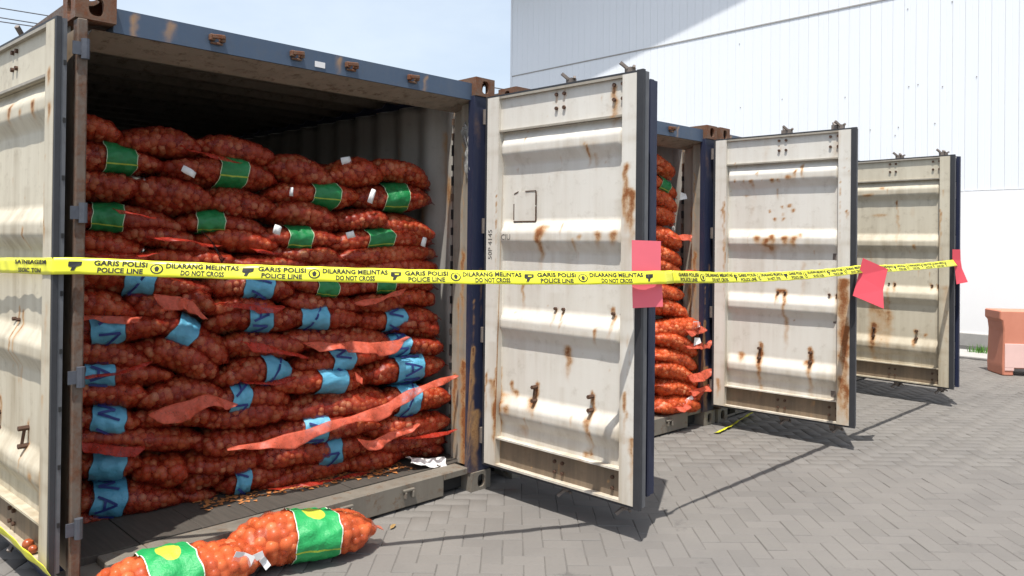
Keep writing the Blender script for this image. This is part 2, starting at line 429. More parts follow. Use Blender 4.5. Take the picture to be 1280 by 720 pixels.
# unseen gable roof, overhang and pitch shaped to shade the upper wall
rf = MB(); o1 = -1.2
za = lambda y: 8.35 + (10.7-y)*.252
rf.v = [(o1, 10.7, za(10.7)), (o1, -9.2, za(-9.2)), (14, -9.2, za(-9.2)), (14, 10.7, za(10.7)), (o1, 10.7, za(10.7)+.12), (o1, -9.2, za(-9.2)+.12), (14, -9.2, za(-9.2)+.12), (14, 10.7, za(10.7)+.12)]
rf.f = [(3, 2, 1, 0), (4, 5, 6, 7), (0, 1, 5, 4), (1, 2, 6, 5), (2, 3, 7, 6), (3, 0, 4, 7)]
rf.build('roof', 'panel_white', wh)
gb = MB(); gb.prism([(WY1, 9.1), (WY0, 9.1), (WY0, za(WY0)), (WY1, za(WY1))], .02, .06, 'x'); gb.build('gable', 'panel_white', wh)

# ------------------------------------------------------------------ containers
CW, CH, CL = 2.438, 2.619, 6.058
DZ, DH, DW = .19, 2.288, 1.169

def holed_box(mb, x0, x1, y0, y1, z0, z1, holes, wall=.022):
    """casting: box whose faces named in holes carry an oval opening"""
    specs = {'-y': ((x0, x1), (z0, z1), lambda a, b, d: (a, y0+d, b)), '+y': ((x0, x1), (z0, z1), lambda a, b, d: (a, y1-d, b)),
             '-x': ((y0, y1), (z0, z1), lambda a, b, d: (x0+d, a, b)), '+x': ((y0, y1), (z0, z1), lambda a, b, d: (x1-d, a, b)),
             '-z': ((x0, x1), (y0, y1), lambda a, b, d: (a, b, z0+d)), '+z': ((x0, x1), (y0, y1), lambda a, b, d: (a, b, z1-d))}
    for key, ((a0, a1), (b0, b1), fn) in specs.items():
        ca, cb, ha, hb = (a0+a1)/2, (b0+b1)/2, (a1-a0)/2, (b1-b0)/2
        base = len(mb.v)
        if key not in holes:
            for a, b in ((a0, b0), (a1, b0), (a1, b1), (a0, b1)): mb.v.append(fn(a, b, 0))
            mb.f.append((base, base+1, base+2, base+3)); continue
        rw, rh = holes[key]
        th = sorted([2*pi*k/20+.03 for k in range(20)] + [math.atan2(sy*hb, sx*ha) % (2*pi) for sx in (-1, 1) for sy in (-1, 1)]); n = len(th)
        for t in th:
            c, s = cos(t), sin(t); k = 1/max(abs(c)/ha, abs(s)/hb); mb.v.append(fn(ca+c*k, cb+s*k, 0))
        for d in (0, wall):
            for t in th:
                c, s = cos(t), sin(t); e = (abs(c)**3.0+abs(s)**3.0)**(-1/3.0); mb.v.append(fn(ca+c*e*rw, cb+s*e*rh, d))
        for i in range(n):
            j = (i+1) % n
            mb.f.append((base+i, base+j, base+n+j, base+n+i)); mb.f.append((base+n+i, base+n+j, base+2*n+j, base+2*n+i))

def slabgrid(u0, u1, v0, v1, y0, y1, step=.014):
    """board whose inner face (y0) is a fine grid that can carry stains"""
    nu = max(2, int((u1-u0)/step)+1); nv = max(2, int((v1-v0)/step)+1)
    U, Vv = np.meshgrid(np.linspace(u0, u1, nu), np.linspace(v0, v1, nv))
    P = np.stack([U.ravel(), np.full(U.size, y0), Vv.ravel()], 1)
    idx = np.arange(nu*nv).reshape(nv, nu)
    F = [tuple(q) for q in np.stack([idx[:-1, :-1].ravel(), idx[:-1, 1:].ravel(), idx[1:, 1:].ravel(), idx[1:, :-1].ravel()], 1).tolist()]
    b = len(P)
    P = np.concatenate([P, [(u0, y1, v0), (u1, y1, v0), (u1, y1, v1), (u0, y1, v1)]])
    F.append((b+3, b+2, b+1, b))
    F.append(tuple(idx[0, ::-1].tolist()) + (b, b+1)); F.append(tuple(idx[-1].tolist()) + (b+2, b+3))
    F.append(tuple(idx[:, 0].tolist()) + (b+3, b)); F.append(tuple(idx[::-1, -1].tolist()) + (b+1, b+2))
    return P, F

def stain_fn(spots, seed, dirt_lo=.5):
    def f(P):
        u, v = P[:, 0], P[:, 2]
        r = np.zeros(len(P)); d = np.zeros(len(P))
        for (su, sv, wd, ln, it) in spots:
            wd = wd*.8; ln = ln*1.4 if ln > .04 else ln
            wob = .006*np.sin(v*37+su*50) + .004*np.sin(v*91+su*20)
            du = (u-su-wob)/wd
            below = np.clip((sv-v)/max(ln, .01), 0, 1)
            r += .20*it*np.exp(-(du/2.6)**2)*np.where(v <= sv, np.clip(1-(sv-v)/(ln*1.5+.05), 0, 1), np.exp(-((v-sv)/.03)**2))
            r += it*np.exp(-du**2)*np.where(v <= sv, (1-below)**1.2, np.exp(-((v-sv)/.012)**2))
        rs = random.Random(seed*3+1)
        for _ in range(34): # chips and scratches of their own
            su, sv, wd, ln = rs.uniform(0, 1.13), rs.uniform(.02, 2.25), rs.uniform(.004, .013), rs.choice((.01, .012, .02, .05, .12))
            r += rs.uniform(.3, .75)*np.exp(-((u-su)/wd)**2)*np.where(v <= sv, np.clip(1-(sv-v)/ln, 0, 1), np.exp(-((v-sv)/.008)**2))
        for _ in range(9): # faint run-off streaks
            su, sv, wd, ln = rs.uniform(.05, 1.1), rs.uniform(.5, 2.1), rs.uniform(.02, .06), rs.uniform(.3, .8)
            d += rs.uniform(.2, .5)*np.exp(-((u-su)/wd)**2)*np.where(v <= sv, np.clip(1-(sv-v)/ln, 0, 1), 0)
        q = wave(u, v, seed)
        r += np.clip(q-.42, 0, 1)*.6
        d += np.clip((dirt_lo-v)/dirt_lo, 0, 1)*.75 + np.clip((v-2.1)/.2, 0, 1)*.15
        if dirt_lo >= .5:
            d += .45*np.exp(-((u-.108)/.02)**2)+.35*np.exp(-((u-1.02)/.03)**2)
            for T in RIDGES: d += (.35+.3*wave(u, v*0, seed+9))*np.exp(-((v-(T-.115))/.022)**2) + .25*np.exp(-((v-T)/.012)**2)
            r += .5*np.clip(wave(u*2.2, v*.25, seed+17)-.25, 0, 1)*np.clip((1.1-v)/1.1, 0, 1)
        return {'rust': np.clip(r*.84, 0, 1.2), 'dirt': np.clip(d, 0, 1)}
    return f

RIDGES = (2.055, 1.52, .985, .455)
def make_door(cont, hinge, th, s, paint, seed, spots, dirt_lo=.5, t_out=.055, outer='navy', rods=True, bolts=True, label=None):
    fs = stain_fn(spots, seed, dirt_lo)
    # inner panel with four pressed ridges
    vb = [.176]
    for T in reversed(RIDGES): vb += [T-.195, T-.128, T-.072, T]
    vb = sorted(set([max(.176, x) for x in vb] + [2.068]))
    vv = []
    for a, b in zip(vb, vb[1:]): vv += list(np.linspace(a, b, max(2, int((b-a)/.014)+1))[:-1])
    vv.append(vb[-1]); vv = np.array(vv)
    def dep(v):
        y = np.full_like(v, .046)
        for T in RIDGES: y = np.minimum(y, np.interp(v, [T-.195, T-.128, T-.072, T], [.046, .006, .006, .046]))
        return y
    uu = np.linspace(.095, 1.04, 72); U, Vv = np.meshgrid(uu, vv)
    Y = dep(Vv)
    Y = np.where(Y < .045, Y + .002*wave(U, Vv, seed+5), Y) + .0025*wave(U*.4, Vv*.4, seed+3)
    # ridge ends taper off beside the stiles
    edge = np.clip(np.minimum(U-.1, 1.035-U)/.022, 0, 1); Y = .046 - (.046-Y)*edge
    P = np.stack([U.ravel(), s*Y.ravel(), Vv.ravel()], 1); nu, nv = len(uu), len(vv); idx = np.arange(nu*nv).reshape(nv, nu)
    F = np.stack([idx[:-1, :-1].ravel(), idx[:-1, 1:].ravel(), idx[1:, 1:].ravel(), idx[1:, :-1].ravel()], 1)
    if s < 0: F = F[:, ::-1].copy()
    me = np_mesh('door', P, F, paint, attrs=fs(P))
    door = link('door', me, cont, (hinge[0], hinge[1], DZ), th)
    if label: door['label'] = label
    def sub(name, P, F, mat):
        P = np.array(P, dtype=float); A = fs(P); P[:, 1] *= s
        if s < 0: F = [tuple(reversed(q)) for q in F]
        return link(name, np_mesh(name, P, F, mat, attrs=A), door)
    sub('stile', *slabgrid(0, .1, 0, DH, 0, t_out), paint)
    sub('stile', *slabgrid(1.035, 1.13, 0, DH, 0, t_out), paint)
    P, F = slabgrid(.1, 1.035, 2.07, DH-.014, .022, t_out); sub('top_rail', P, F, paint)
    sub('rail_lip', *slabgrid(.1, 1.035, DH-.014, DH, .002, t_out-.001), 'beige')
    sub('rail_lip', *slabgrid(.1, 1.035, 2.066, 2.078, .006, .021), 'beige')
    P, F = slabgrid(.1, 1.035, .012, .168, .040, t_out); sub('bottom_rail', P, F, 'rail_brown')
    sub('rail_lip', *slabgrid(.1, 1.035, .168, .178, .0, t_out-.001), paint)
    sub('rail_lip', *slabgrid(.1, 1.035, 0, .012, .0, t_out-.001), paint)
    sb = lambda mb, name, mat, **k: ([mb.v.__setitem__(i, (x, y*s, z)) for i, (x, y, z) in enumerate(mb.v)], mb.build(name, mat, door, **k))[1]
    # outer skin
    m = MB(); zs = [0, .2]
    pts = [(t_out+.002, .01)]
    for T in reversed(RIDGES): pts += [(t_out+.004, T-.2), (t_out-.012, T-.13), (t_out-.012, T-.07), (t_out+.004, T)]
    pts.append((t_out+.002, DH-.01)); n = len(pts)
    for u in (.012, 1.125): m.v += [(u, y, z) for y, z in pts]
    m.f = [(i, i+1, n+i+1, n+i) for i in range(n-1)]; sb(m, 'outer_panel', outer)
    # rubber seals
    if s > 0:
        sb(MB().box(1.131, 1.172, -.006, .016, -.012, DH+.012), 'gasket', 'rubber')
        sb(MB().box(1.131, 1.160, .019, t_out+.012, -.008, DH+.008), 'gasket', 'rubber_grey')
    else:
        sb(MB().box(1.131, 1.150, .004, t_out-.012, -.004, DH+.004), 'edge_channel', 'navy'); sb(MB().box(1.131, 1.162, t_out-.010, t_out+.022, -.004, DH+.004), 'edge_channel', 'navy')
    sb(MB().box(-.004, 1.13, .004, .020, DH+.001, DH+.012), 'gasket', 'rubber')
    sb(MB().box(-.004, 1.13, .004, .020, -.014, -.001), 'gasket', 'rubber')
    sb(MB().box(-.020, -.001, .002, .022, -.012, DH+.010), 'gasket', 'rubber')
    sb(MB().box(-.016, -.001, .024, t_out-.004, -.008, DH+.006), 'gasket', 'rubber_grey')
    if bolts:
        for k in range(9): sb(MB().box(-.0195, -.0165, .032, .042, .18+k*.24, .2+k*.24), 'bolt', 'black')
        for bu in (.555, .613, .968, 1.026):
            for bz in (2.245, 2.165):
                sb(MB().tube([(bu, .010, bz), (bu, .026, bz)], .011, 6), 'bolt', 'bolt')
            for bz in (.115, .055):
                sb(MB().tube([(bu, .026, bz), (bu, .045, bz)], .010, 6), 'bolt', 'bolt')
        for bu in (.545, .605, .96, 1.02):
            sb(MB().tube([(bu, .030, 1.0), (bu, .05, 1.0)], .010, 6), 'bolt', 'bolt')
        for bu, bz in ((.398, .525), (.398, .445), (.820, .530), (.820, .455)):
            sb(MB().tube([(bu, .002, bz), (bu, .05, bz)], .012, 6), 'bolt', 'bolt')
        sb(MB().bar((.398, .030, .535), (.398, .016, .44), .012, .008), 'bolt', 'bolt')
    if rods:
        for ru in (.613, 1.028):
            yo = t_out+.026
            sb(MB().tube([(ru, yo, -.03), (ru, yo, DH+.03)], .016, 8), 'lock_rod', 'old_steel', smooth=True)
            for zz, sg in ((DH+.03, 1), (-.03, -1)):
                c = MB(); c.box(ru-.02, ru+.022, yo-.025, yo+.02, min(zz-.012*sg, zz+.022*sg), max(zz-.012*sg, zz+.022*sg))
                c.bar((ru-.005, yo-.02, zz+.016*sg), (ru-.032, yo-.05, zz+.048*sg), .018, .016); c.bar((ru+.012, yo+.008, zz+.014*sg), (ru+.034, yo-.012, zz+.026*sg), .014, .014)
                sb(c, 'cam', 'old_steel')
            for zz in (.22, .8, 1.3, 1.95):
                sb(MB().box(ru-.03, ru+.03, yo-.02, yo+.022, zz-.025, zz+.025), 'rod_bracket', 'old_steel')
    return door

def make_container(loc, rotz, label, doors, marks=None):
    c = tag(empty('shipping_container', loc, (0, 0, rotz)), label, 'container', 'row of open shipping containers')
    # corner castings
    for x0, fx in ((0, '-x'), (CW-.162, '+x')):
        for y0, fy in ((0, '-y'), (CL-.178, '+y')):
            for z0, fz in ((0, '-z'), (CH-.118, '+z')):
                m = MB(); holed_box(m, x0, x0+.162, y0, y0+.178, z0, z0+.118, {fx: (.026, .040), fy: (.030, .040), fz: (.030, .058)})
                m.build('corner_casting', 'sill_grey' if z0 == 0 else 'casting', c)
    # front posts
    m = MB().box(.008, .050, -.004, .055, .118, CH-.119); m.build('corner_post', 'rust_brown', c, bevel=.006)
    P, F = slabgrid(CW-.170, CW-.006, .119, CH-.119, .012, .06, .02)
    f = stain_fn([(CW-.16, .9, .02, .7, .8), (CW-.12, .5, .03, .4, .7), (CW-.09, 1.4, .012, .3, .5), (CW-.15, 1.2, .01, .3, .5)], 77, .2)
    link('corner_post', np_mesh('corner_post', P, F, 'navy', attrs=f(P)), c)
    for zz in (.355, .99, 1.68, 2.37):
        h = MB(); h.tube([(.036, -.016, zz-.045), (.036, -.016, zz+.04)], .017, 10); h.box(-.012, .025, -.018, -.010, zz-.03, zz+.025)
        h.build('hinge', 'steel', c, smooth=False)
        h = MB(); h.tube([(CW-.092, -.020, zz-.05), (CW-.092, -.020, zz+.045)], .020, 10); h.box(CW-.09, CW-.05, -.028, -.014, zz-.035, zz+.03)
        h.build('hinge', 'old_steel', c)
    # inner posts at both sides (the right one shows beside the load)
    def colm(x0, x1, y0, y1, z0, z1, name, mat, spots, seed):
        # face towards the load is x0; stains by (y,z)
        nyy = max(2, int((y1-y0)/.014)+1); nz = max(2, int((z1-z0)/.02)+1)
        yy, zz = np.meshgrid(np.linspace(y0, y1, nyy), np.linspace(z0, z1, nz))
        Pq = np.stack([np.full(yy.size, x0), yy.ravel(), zz.ravel()], 1); idx = np.arange(nyy*nz).reshape(nz, nyy)
        Fq = [tuple(q) for q in np.stack([idx[:-1, :-1].ravel(), idx[1:, :-1].ravel(), idx[1:, 1:].ravel(), idx[:-1, 1:].ravel()], 1).tolist()]
        b = len(Pq); Pq = np.concatenate([Pq, [(x1, y0, z0), (x1, y0, z1), (x1, y1, z0), (x1, y1, z1)]])
        Fq += [(int(idx[0, 0]), b) + (b+1, int(idx[-1, 0])) + tuple(idx[-2:0:-1, 0].tolist())]
        Fq += [(int(idx[0, -1]),) + tuple(idx[1:, -1].tolist()) + (b+3, b+2)]
        A = stain_fn(spots, seed, .6)(np.stack([Pq[:, 1], Pq[:, 0], Pq[:, 2]], 1))
        return link(name, np_mesh(name, Pq, Fq, mat, attrs=A), c)
    z0, z1 = .156, CH-.16
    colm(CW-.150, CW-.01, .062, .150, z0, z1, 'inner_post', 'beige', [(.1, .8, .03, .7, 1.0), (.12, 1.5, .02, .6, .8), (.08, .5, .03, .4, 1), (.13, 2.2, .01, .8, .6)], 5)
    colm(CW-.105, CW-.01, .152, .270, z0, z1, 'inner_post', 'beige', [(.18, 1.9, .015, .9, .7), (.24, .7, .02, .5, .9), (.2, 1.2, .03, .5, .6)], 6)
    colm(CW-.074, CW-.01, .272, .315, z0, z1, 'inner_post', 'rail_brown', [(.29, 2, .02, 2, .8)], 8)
    m = MB()
    m.box(.012, .052, .062, .26, z0, z1); m.build('inner_post', 'rail_brown', c)
    bar = MB(); bar.tube([(CW-.090, .292, z0+.05), (CW-.090, .292, z1-.05)], .007, 6); b = bar.build('lashing_bar', 'old_steel', c)
    zz = .3
    while zz < 2.35:
        r = MB(); zz2 = zz + rng.uniform(.035, .075)
        r.box(CW-.103, CW-.075, .284, .300, zz, zz2); r.build('lashing_ring', 'black' if rng.random() < .6 else 'rust_brown', b); zz = zz2 + rng.uniform(.03, .07)
    # header and its lugs
    P, F = slabgrid(.162, CW-.162, CH-.145, CH-.038, .040, .14, .02)
    A = stain_fn([(.4, CH-.05, .03, .15, .5), (1.3, CH-.05, .02, .12, .5), (1.9, CH-.06, .015, .1, .6), (.25, CH-.05, .02, .2, .6)], 31, .01)(P); A['dirt'] *= 0
    link('header', np_mesh('header', P, F, 'blue', attrs=A), c)
    m = MB(); m.prism([(.045, CH-.147), (.26, CH-.195), (.26, CH-.165), (.14, CH-.146)], .08, CW-.08, 'x'); m.build('header_soffit', 'soffit', c)
    for lx in (.62, 1.044, 1.375, 1.80):
        m = MB(); m.box(lx-.038, lx-.012, .012, .039, CH-.098, CH-.068); m.box(lx+.012, lx+.038, .012, .039, CH-.098, CH-.068); m.box(lx-.03, lx+.03, .024, .0395, CH-.112, CH-.102)
        m.bar((lx-.03, .008, CH-.082), (lx+.03, .008, CH-.076), .016, .02); m.build('cam_keeper', 'casting', c, bevel=.003)
        if lx > .3:
            m = MB(); m.box(lx-.04, lx+.04, .012, .032, .108, .122); m.box(lx-.034, lx-.02, .008, .032, .07, .108); m.box(lx+.02, lx+.034, .008, .032, .07, .108); m.build('cam_keeper', 'sill_grey', c, bevel=.003)
    # sill with fork pockets
    for (a, b, lo) in ((.163, .36, .108), (.36, 2.078, .014), (2.078, CW-.163, .108)):
        MB().box(a+.001, b-.001, .034, .165, lo, .149).build('sill', 'sill_grey', c, bevel=.004)
    MB().box(.163, .36, .10, .16, .014, .106).build('pocket_dark', 'black', c); MB().box(2.08, CW-.163, .10, .16, .014, .106).build('pocket_dark', 'black', c)  # black blocks stand in for the darkness inside the pockets
    MB().box(.165, .359, .034, .042, .014, .03).build('pocket_strap', 'sill_grey', c)
    for k, x in enumerate(np.arange(.06, CW-.1, .29)):
        MB().box(x+.001, min(x+.288, CW-.06), .171, CL-.1, .09, .152+.002*(k % 2)).build('floor_board', 'wood', c, bevel=.002)
    # rails, corrugated walls, roof, end wall
    for x in (.012, CW-.072):
        MB().box(x, x+.06, .179, CL-.179, .02, .15).build('bottom_rail', 'navy', c)
        MB().box(x, x+.06, .179, CL-.179, CH-.085, CH-.02).build('top_rail', 'rust_brown' if x < 1 else 'navy', c)
    prof = []; y = .30
    while y < CL-.15:
        for dy, dx in ((0, 0), (.075, 0), (.14, .036), (.215, .036)):
            if y+dy < CL-.12: prof.append((y+dy, dx))
        y += .28
    def sheet(name, fn, mat, za, zb, rows=40):
        V = []; n = len(prof)
        for z in np.linspace(za, zb, rows): V += [fn(yy, dx, z) for yy, dx in prof]
        V = np.array(V); idx = np.arange(n*rows).reshape(rows, n)
        Fq = np.stack([idx[:-1, :-1].ravel(), idx[:-1, 1:].ravel(), idx[1:, 1:].ravel(), idx[1:, :-1].ravel()], 1)
        q = np.stack([V[:, 1], V[:, 0], V[:, 2]], 1)
        A = stain_fn([(rng.uniform(.3, 3), rng.uniform(.4, 2.4), .02, .5, .6) for _ in range(14)], 91, .8)(q)
        o = link(name, np_mesh(name, V, Fq, mat, attrs=A), c)
        sm = o.modifiers.new('s', 'SOLIDIFY'); sm.thickness = .003; sm.offset = 0; return o
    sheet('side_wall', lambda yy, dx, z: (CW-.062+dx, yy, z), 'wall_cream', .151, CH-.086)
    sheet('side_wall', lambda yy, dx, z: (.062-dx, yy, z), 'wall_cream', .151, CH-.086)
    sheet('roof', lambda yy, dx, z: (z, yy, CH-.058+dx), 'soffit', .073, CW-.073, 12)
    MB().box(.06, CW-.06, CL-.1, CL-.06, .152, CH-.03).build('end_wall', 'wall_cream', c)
    for d in doors: make_door(c, **d)
    return c

SP1 = [(.783, 1.93, .008, .10, .8), (1.062, 1.80, .018, .30, 1.1), (1.10, 1.66, .022, .26, 1.15), (1.05, 1.66, .01, .12, .9), (.43, 1.46, .022, .20, 1.2), (.45, 1.45, .03, .05, .9), (.47, 1.475, .05, .02, .6),
       (.867, 1.437, .025, .07, .9), (.975, 1.437, .03, .06, 1.0), (.74, 1.42, .02, .03, .8), (.70, 1.40, .015, .12, .5), (.282, 1.12, .014, .12, .9), (.60, .99, .01, .12, .9), (.545, .99, .01, .10, .8), (.962, 1.02, .013, .14, 1.1),
       (.64, .78, .028, .16, 1.0), (.857, .90, .012, .08, .9), (.197, .52, .016, .06, 1.0), (.24, .47, .02, .04, 1.0), (.398, .54, .016, .16, 1.2), (.37, .44, .03, .05, .9), (.822, .545, .012, .30, 1.1), (.80, .40, .02, .14, .6),
       (.11, .40, .03, .08, 1.1), (.19, .37, .03, .05, .8), (.14, .44, .05, .03, .6), (1.07, .58, .012, .18, 1.1), (.008, .55, .01, .2, 1.0), (.085, 1.70, .005, .5, .9), (.095, .6, .012, .5, .8), (.06, .52, .03, .10, .7), (.09, .35, .02, .2, .9),
       (1.12, .35, .02, .3, .7), (.30, .27, .04, .06, .5), (.77, .20, .03, .05, .7), (.555, 2.26, .01, .14, .6), (.613, 2.26, .01, .14, .6), (.968, 2.23, .018, .16, 1.1), (1.09, .9, .01, .3, .4)]
SP2 = [(.555, 2.2, .01, .1, .5), (.491, 1.925, .02, .03, 1.0), (.632, 1.945, .03, .03, 1.1), (.69, 1.99, .012, .06, 1.0), (.749, 2.03, .014, .1, 1.0), (.318, 1.92, .016, .02, 1.0), (.182, 1.93, .012, .02, .9), (.25, 1.925, .01, .02, .7), (.56, 1.92, .016, .02, .8),
       (.634, 1.71, .02, .02, 1.1), (.66, 1.67, .016, .02, 1.1), (.574, 1.70, .012, .015, 1.0), (.473, 1.665, .012, .015, 1.0), (.514, 1.60, .016, .016, 1.1), (.582, 1.60, .014, .016, 1.1), (.27, 1.80, .05, .015, .4),
       (.372, 1.45, .03, .05, 1.2), (.455, 1.43, .03, .05, 1.2), (.509, 1.46, .025, .05, 1.2), (.61, 1.45, .03, .06, 1.2), (.688, 1.45, .025, .07, 1.2), (.50, 1.38, .05, .1, .5), (.74, 1.47, .02, .03, .8),
       (.54, 1.01, .014, .1, 1.2), (.605, 1.01, .016, .22, 1.2), (.57, 1.01, .04, .03, 1.0), (.96, 1.0, .012, .06, .7), (1.02, 1.0, .012, .06, .7), (.4, .56, .018, .4, 1.2), (.4, .47, .03, .08, .8), (.818, .56, .02, .3, 1.1), (.79, .45, .03, .04, .9), (.232, .46, .035, .06, 1.0),
       (1.08, 1.12, .05, .75, 1.15), (1.10, .75, .03, .4, 1.0), (1.06, .35, .02, .3, .7), (1.11, .3, .02, .28, .9), (.083, 1.75, .012, .5, .7), (.06, 1.68, .01, .06, .8), (.095, 1.4, .008, .5, .7), (.04, .22, .02, .15, .8), (1.05, 1.9, .006, .7, .6), (1.1, 1.65, .01, .05, .9),
       (.30, 1.5, .01, .3, .3), (.75, 1.25, .03, .5, .35), (.62, .8, .02, .3, .4)]
SP3 = [(.39, .56, .025, .3, 1.2), (.37, .9, .05, .6, .6), (.47, .85, .06, .6, .55), (.55, .7, .05, .5, .45), (.80, .53, .02, .04, 1.1), (.80, .43, .02, .06, 1.1), (.33, 1.93, .06, .03, .9), (.48, 2.0, .03, .03, .9), (.45, 1.72, .1, .04, .5), (.62, 1.85, .01, .12, 1.0),
       (.63, 1.7, .02, .5, .4), (.35, 1.35, .03, .5, .35), (.2, 1.35, .03, .5, .35), (1.04, 1.75, .012, .4, 1.0), (1.1, 1.0, .05, 1.0, .35), (.95, 1.0, .014, .05, 1.1), (1.02, 1.0, .014, .05, 1.1), (.6, 1.0, .015, .08, 1.1), (.54, .95, .02, .3, .5), (.9, .5, .02, .04, .8), (.8, 1.4, .02, .05, .7)]
SPL = [(.28, 1.97, .024, .06, 1.2), (.62, 1.99, .03, .07, 1.2), (.45, 1.95, .02, .04, .8), (.06, 2.08, .02, .06, 1.1), (.05, 1.93, .02, .07, 1.0), (.09, 1.45, .012, .1, .9), (.11, 1.3, .01, .1, .6), (.05, 1.1, .03, .5, .35), (.4, 1.42, .012, .1, .9), (.50, 1.04, .012, .3, 1.0), (.56, 1.05, .012, .32, 1.0),
       (.40, .54, .01, .24, 1.1), (.82, .6, .02, .3, .8), (.25, .35, .03, .1, .7), (.10, 1.6, .01, .1, .9), (.1, .4, .01, .3, .5)]
SPX = [(.2, 1.2, .02, .4, .8), (.7, 1.5, .02, .4, .8)]

aR = lambda a: a + pi
D1A, D2A, D3A = 1.58656, 1.67085, 1.55527
HX, HY = 2.32396, -.05812
c1 = make_container((0, 0, 0), 0, 'blue shipping container nearest the camera, doors open on a wall of onion bags', [
    dict(hinge=(HX, HY), th=aR(D1A), s=1, paint='cream', seed=21, spots=SP1, label='open cream right-hand door of the nearest container'),
    dict(hinge=(-.074, .012), th=radians(93.2), s=-1, paint='cream_yellow', seed=22, spots=SPL, t_out=.048, dirt_lo=1.6, label='cream left-hand door swung back along the container side')])
c2 = make_container((2.65808, .02273, 0), -.04177, 'second blue shipping container, its onion load half hidden behind a navy door', [
    dict(hinge=(HX, HY), th=aR(D2A), s=1, paint='cream', seed=23, spots=SP2, label='cream door with clusters of rust spots'),
    dict(hinge=(-.005, .0), th=radians(270+.9), s=-1, paint='cream', seed=24, spots=SPX, t_out=.062)])
c3 = make_container((5.12763, -.09119, 0), -.01387, 'third blue shipping container behind the rust-spotted door', [
    dict(hinge=(HX, HY), th=aR(D3A), s=1, paint='cream_yellow', seed=25, spots=SP3, dirt_lo=.9, label='yellowed cream door streaked with brown, farthest of the three'),
    dict(hinge=(.06, .01), th=radians(270.6), s=-1, paint='cream', seed=26, spots=SPX, bolts=False)])
c4 = make_container((7.62, -.17, 0), 0, 'fourth shipping container, only its blue door edge shows past the farthest cream door', [
    dict(hinge=(CW+.065, .03), th=radians(88), s=1, paint='cream', seed=27, spots=SPX, bolts=False),
    dict(hinge=(.02, -.03), th=radians(270-.6), s=-1, paint='cream', seed=28, spots=SPX, bolts=False)])

# welded patch and pencil marks on the nearest right-hand door
door1 = [o for o in c1.children if o.name.startswith('door')][0]
m = MB(); m.box(.207, .381, .0355, .041, 1.515, 1.69); m.build('patch_plate', 'cream', door1)
for a, b in (((.203, 1.512), (.385, 1.512)), ((.385, 1.512), (.385, 1.60)), ((.385, 1.61), (.385, 1.69)), ((.385, 1.694), (.30, 1.694)), ((.205, 1.52), (.205, 1.62)), ((.206, 1.68), (.24, 1.693))):
    m = MB(); m.bar((a[0], .036, a[1]), (b[0], .036, b[1]), .006, .006); m.build('weld_bead', 'bolt', door1)
def door_text(door, s, u, v, size, vertical=False, y=-.0012, mat='pencil'):
    V, F = text_mesh(s, .0)
    V = V*size
    P = np.stack([V[:, 0], np.full(len(V), y), V[:, 1]], 1) if not vertical else np.stack([-V[:, 1], np.full(len(V), y), V[:, 0]], 1)
    # read from the inner side, hinge edge on the left
    P[:, 0] += u; P[:, 2] += v
    return link('lettering', np_mesh('lettering', P, F, mat), door)
door_text(door1, '50P 4145', .035, 1.37, .05, True); door_text(door1, 'CIU', .165, 1.417, .05, False, .0045)

# stencilled digits on the second container's inner wall
V, F = text_mesh('2', .01); V2, F2 = text_mesh('0', .01)
for k, (VV, FF, zz) in enumerate(((V, F, 1.83), (V2, F2, 1.70), (V2, F2, 1.40))):
    P = np.stack([np.full(len(VV), CW-.0655), .41 - VV[:, 0]*.09, zz + VV[:, 1]*.14], 1)
    link('lettering', np_mesh('lettering', P, FF, 'white_paper'), c2)
# sticker on the header
MB().box(1.155, 1.215, .036, .0395, CH-.125, CH-.095).build('sticker', 'white_paper', c1)
# torn plastic film caught on the right post
fv = []; ff = []; nx, nz = 7, 12
for j in range(nz):
    for i in range(nx):
        t = j/(nz-1); wdt = .075*(1-.6*t)
        fv.append((CW-.158-.012*sin(i*2.1+j*.9)-.006*sin(j*2.3), .05+(i/(nx-1))*wdt+.012*sin(j*1.1), 2.33-.36*t+.02*sin(i*1.7)))
for j in range(nz-1):
    for i in range(nx-1): ff.append((j*nx+i, j*nx+i+1, (j+1)*nx+i+1, (j+1)*nx+i))
film = link('plastic_scrap', np_mesh('plastic_scrap', fv, ff, 'plastic_film', True)); film.modifiers.new('s', 'SOLIDIFY').thickness = .001
tag(film, 'torn clear plastic film caught on the nearest container right post', 'plastic')

# ------------------------------------------------------------------ onion bags
bmx = bmesh.new(); bmesh.ops.create_icosphere(bmx, subdivisions=1, radius=1); ICO_V = np.array([v.co[:] for v in bmx.verts]); ICO_F = np.array([[l.index for l in f.verts] for f in bmx.faces]); bmx.free()
bmx = bmesh.new(); bmesh.ops.create_icosphere(bmx, subdivisions=2, radius=1); ICO2_V = np.array([v.co[:] for v in bmx.verts]); ICO2_F = np.array([[l.index for l in f.verts] for f in bmx.faces]); bmx.free()

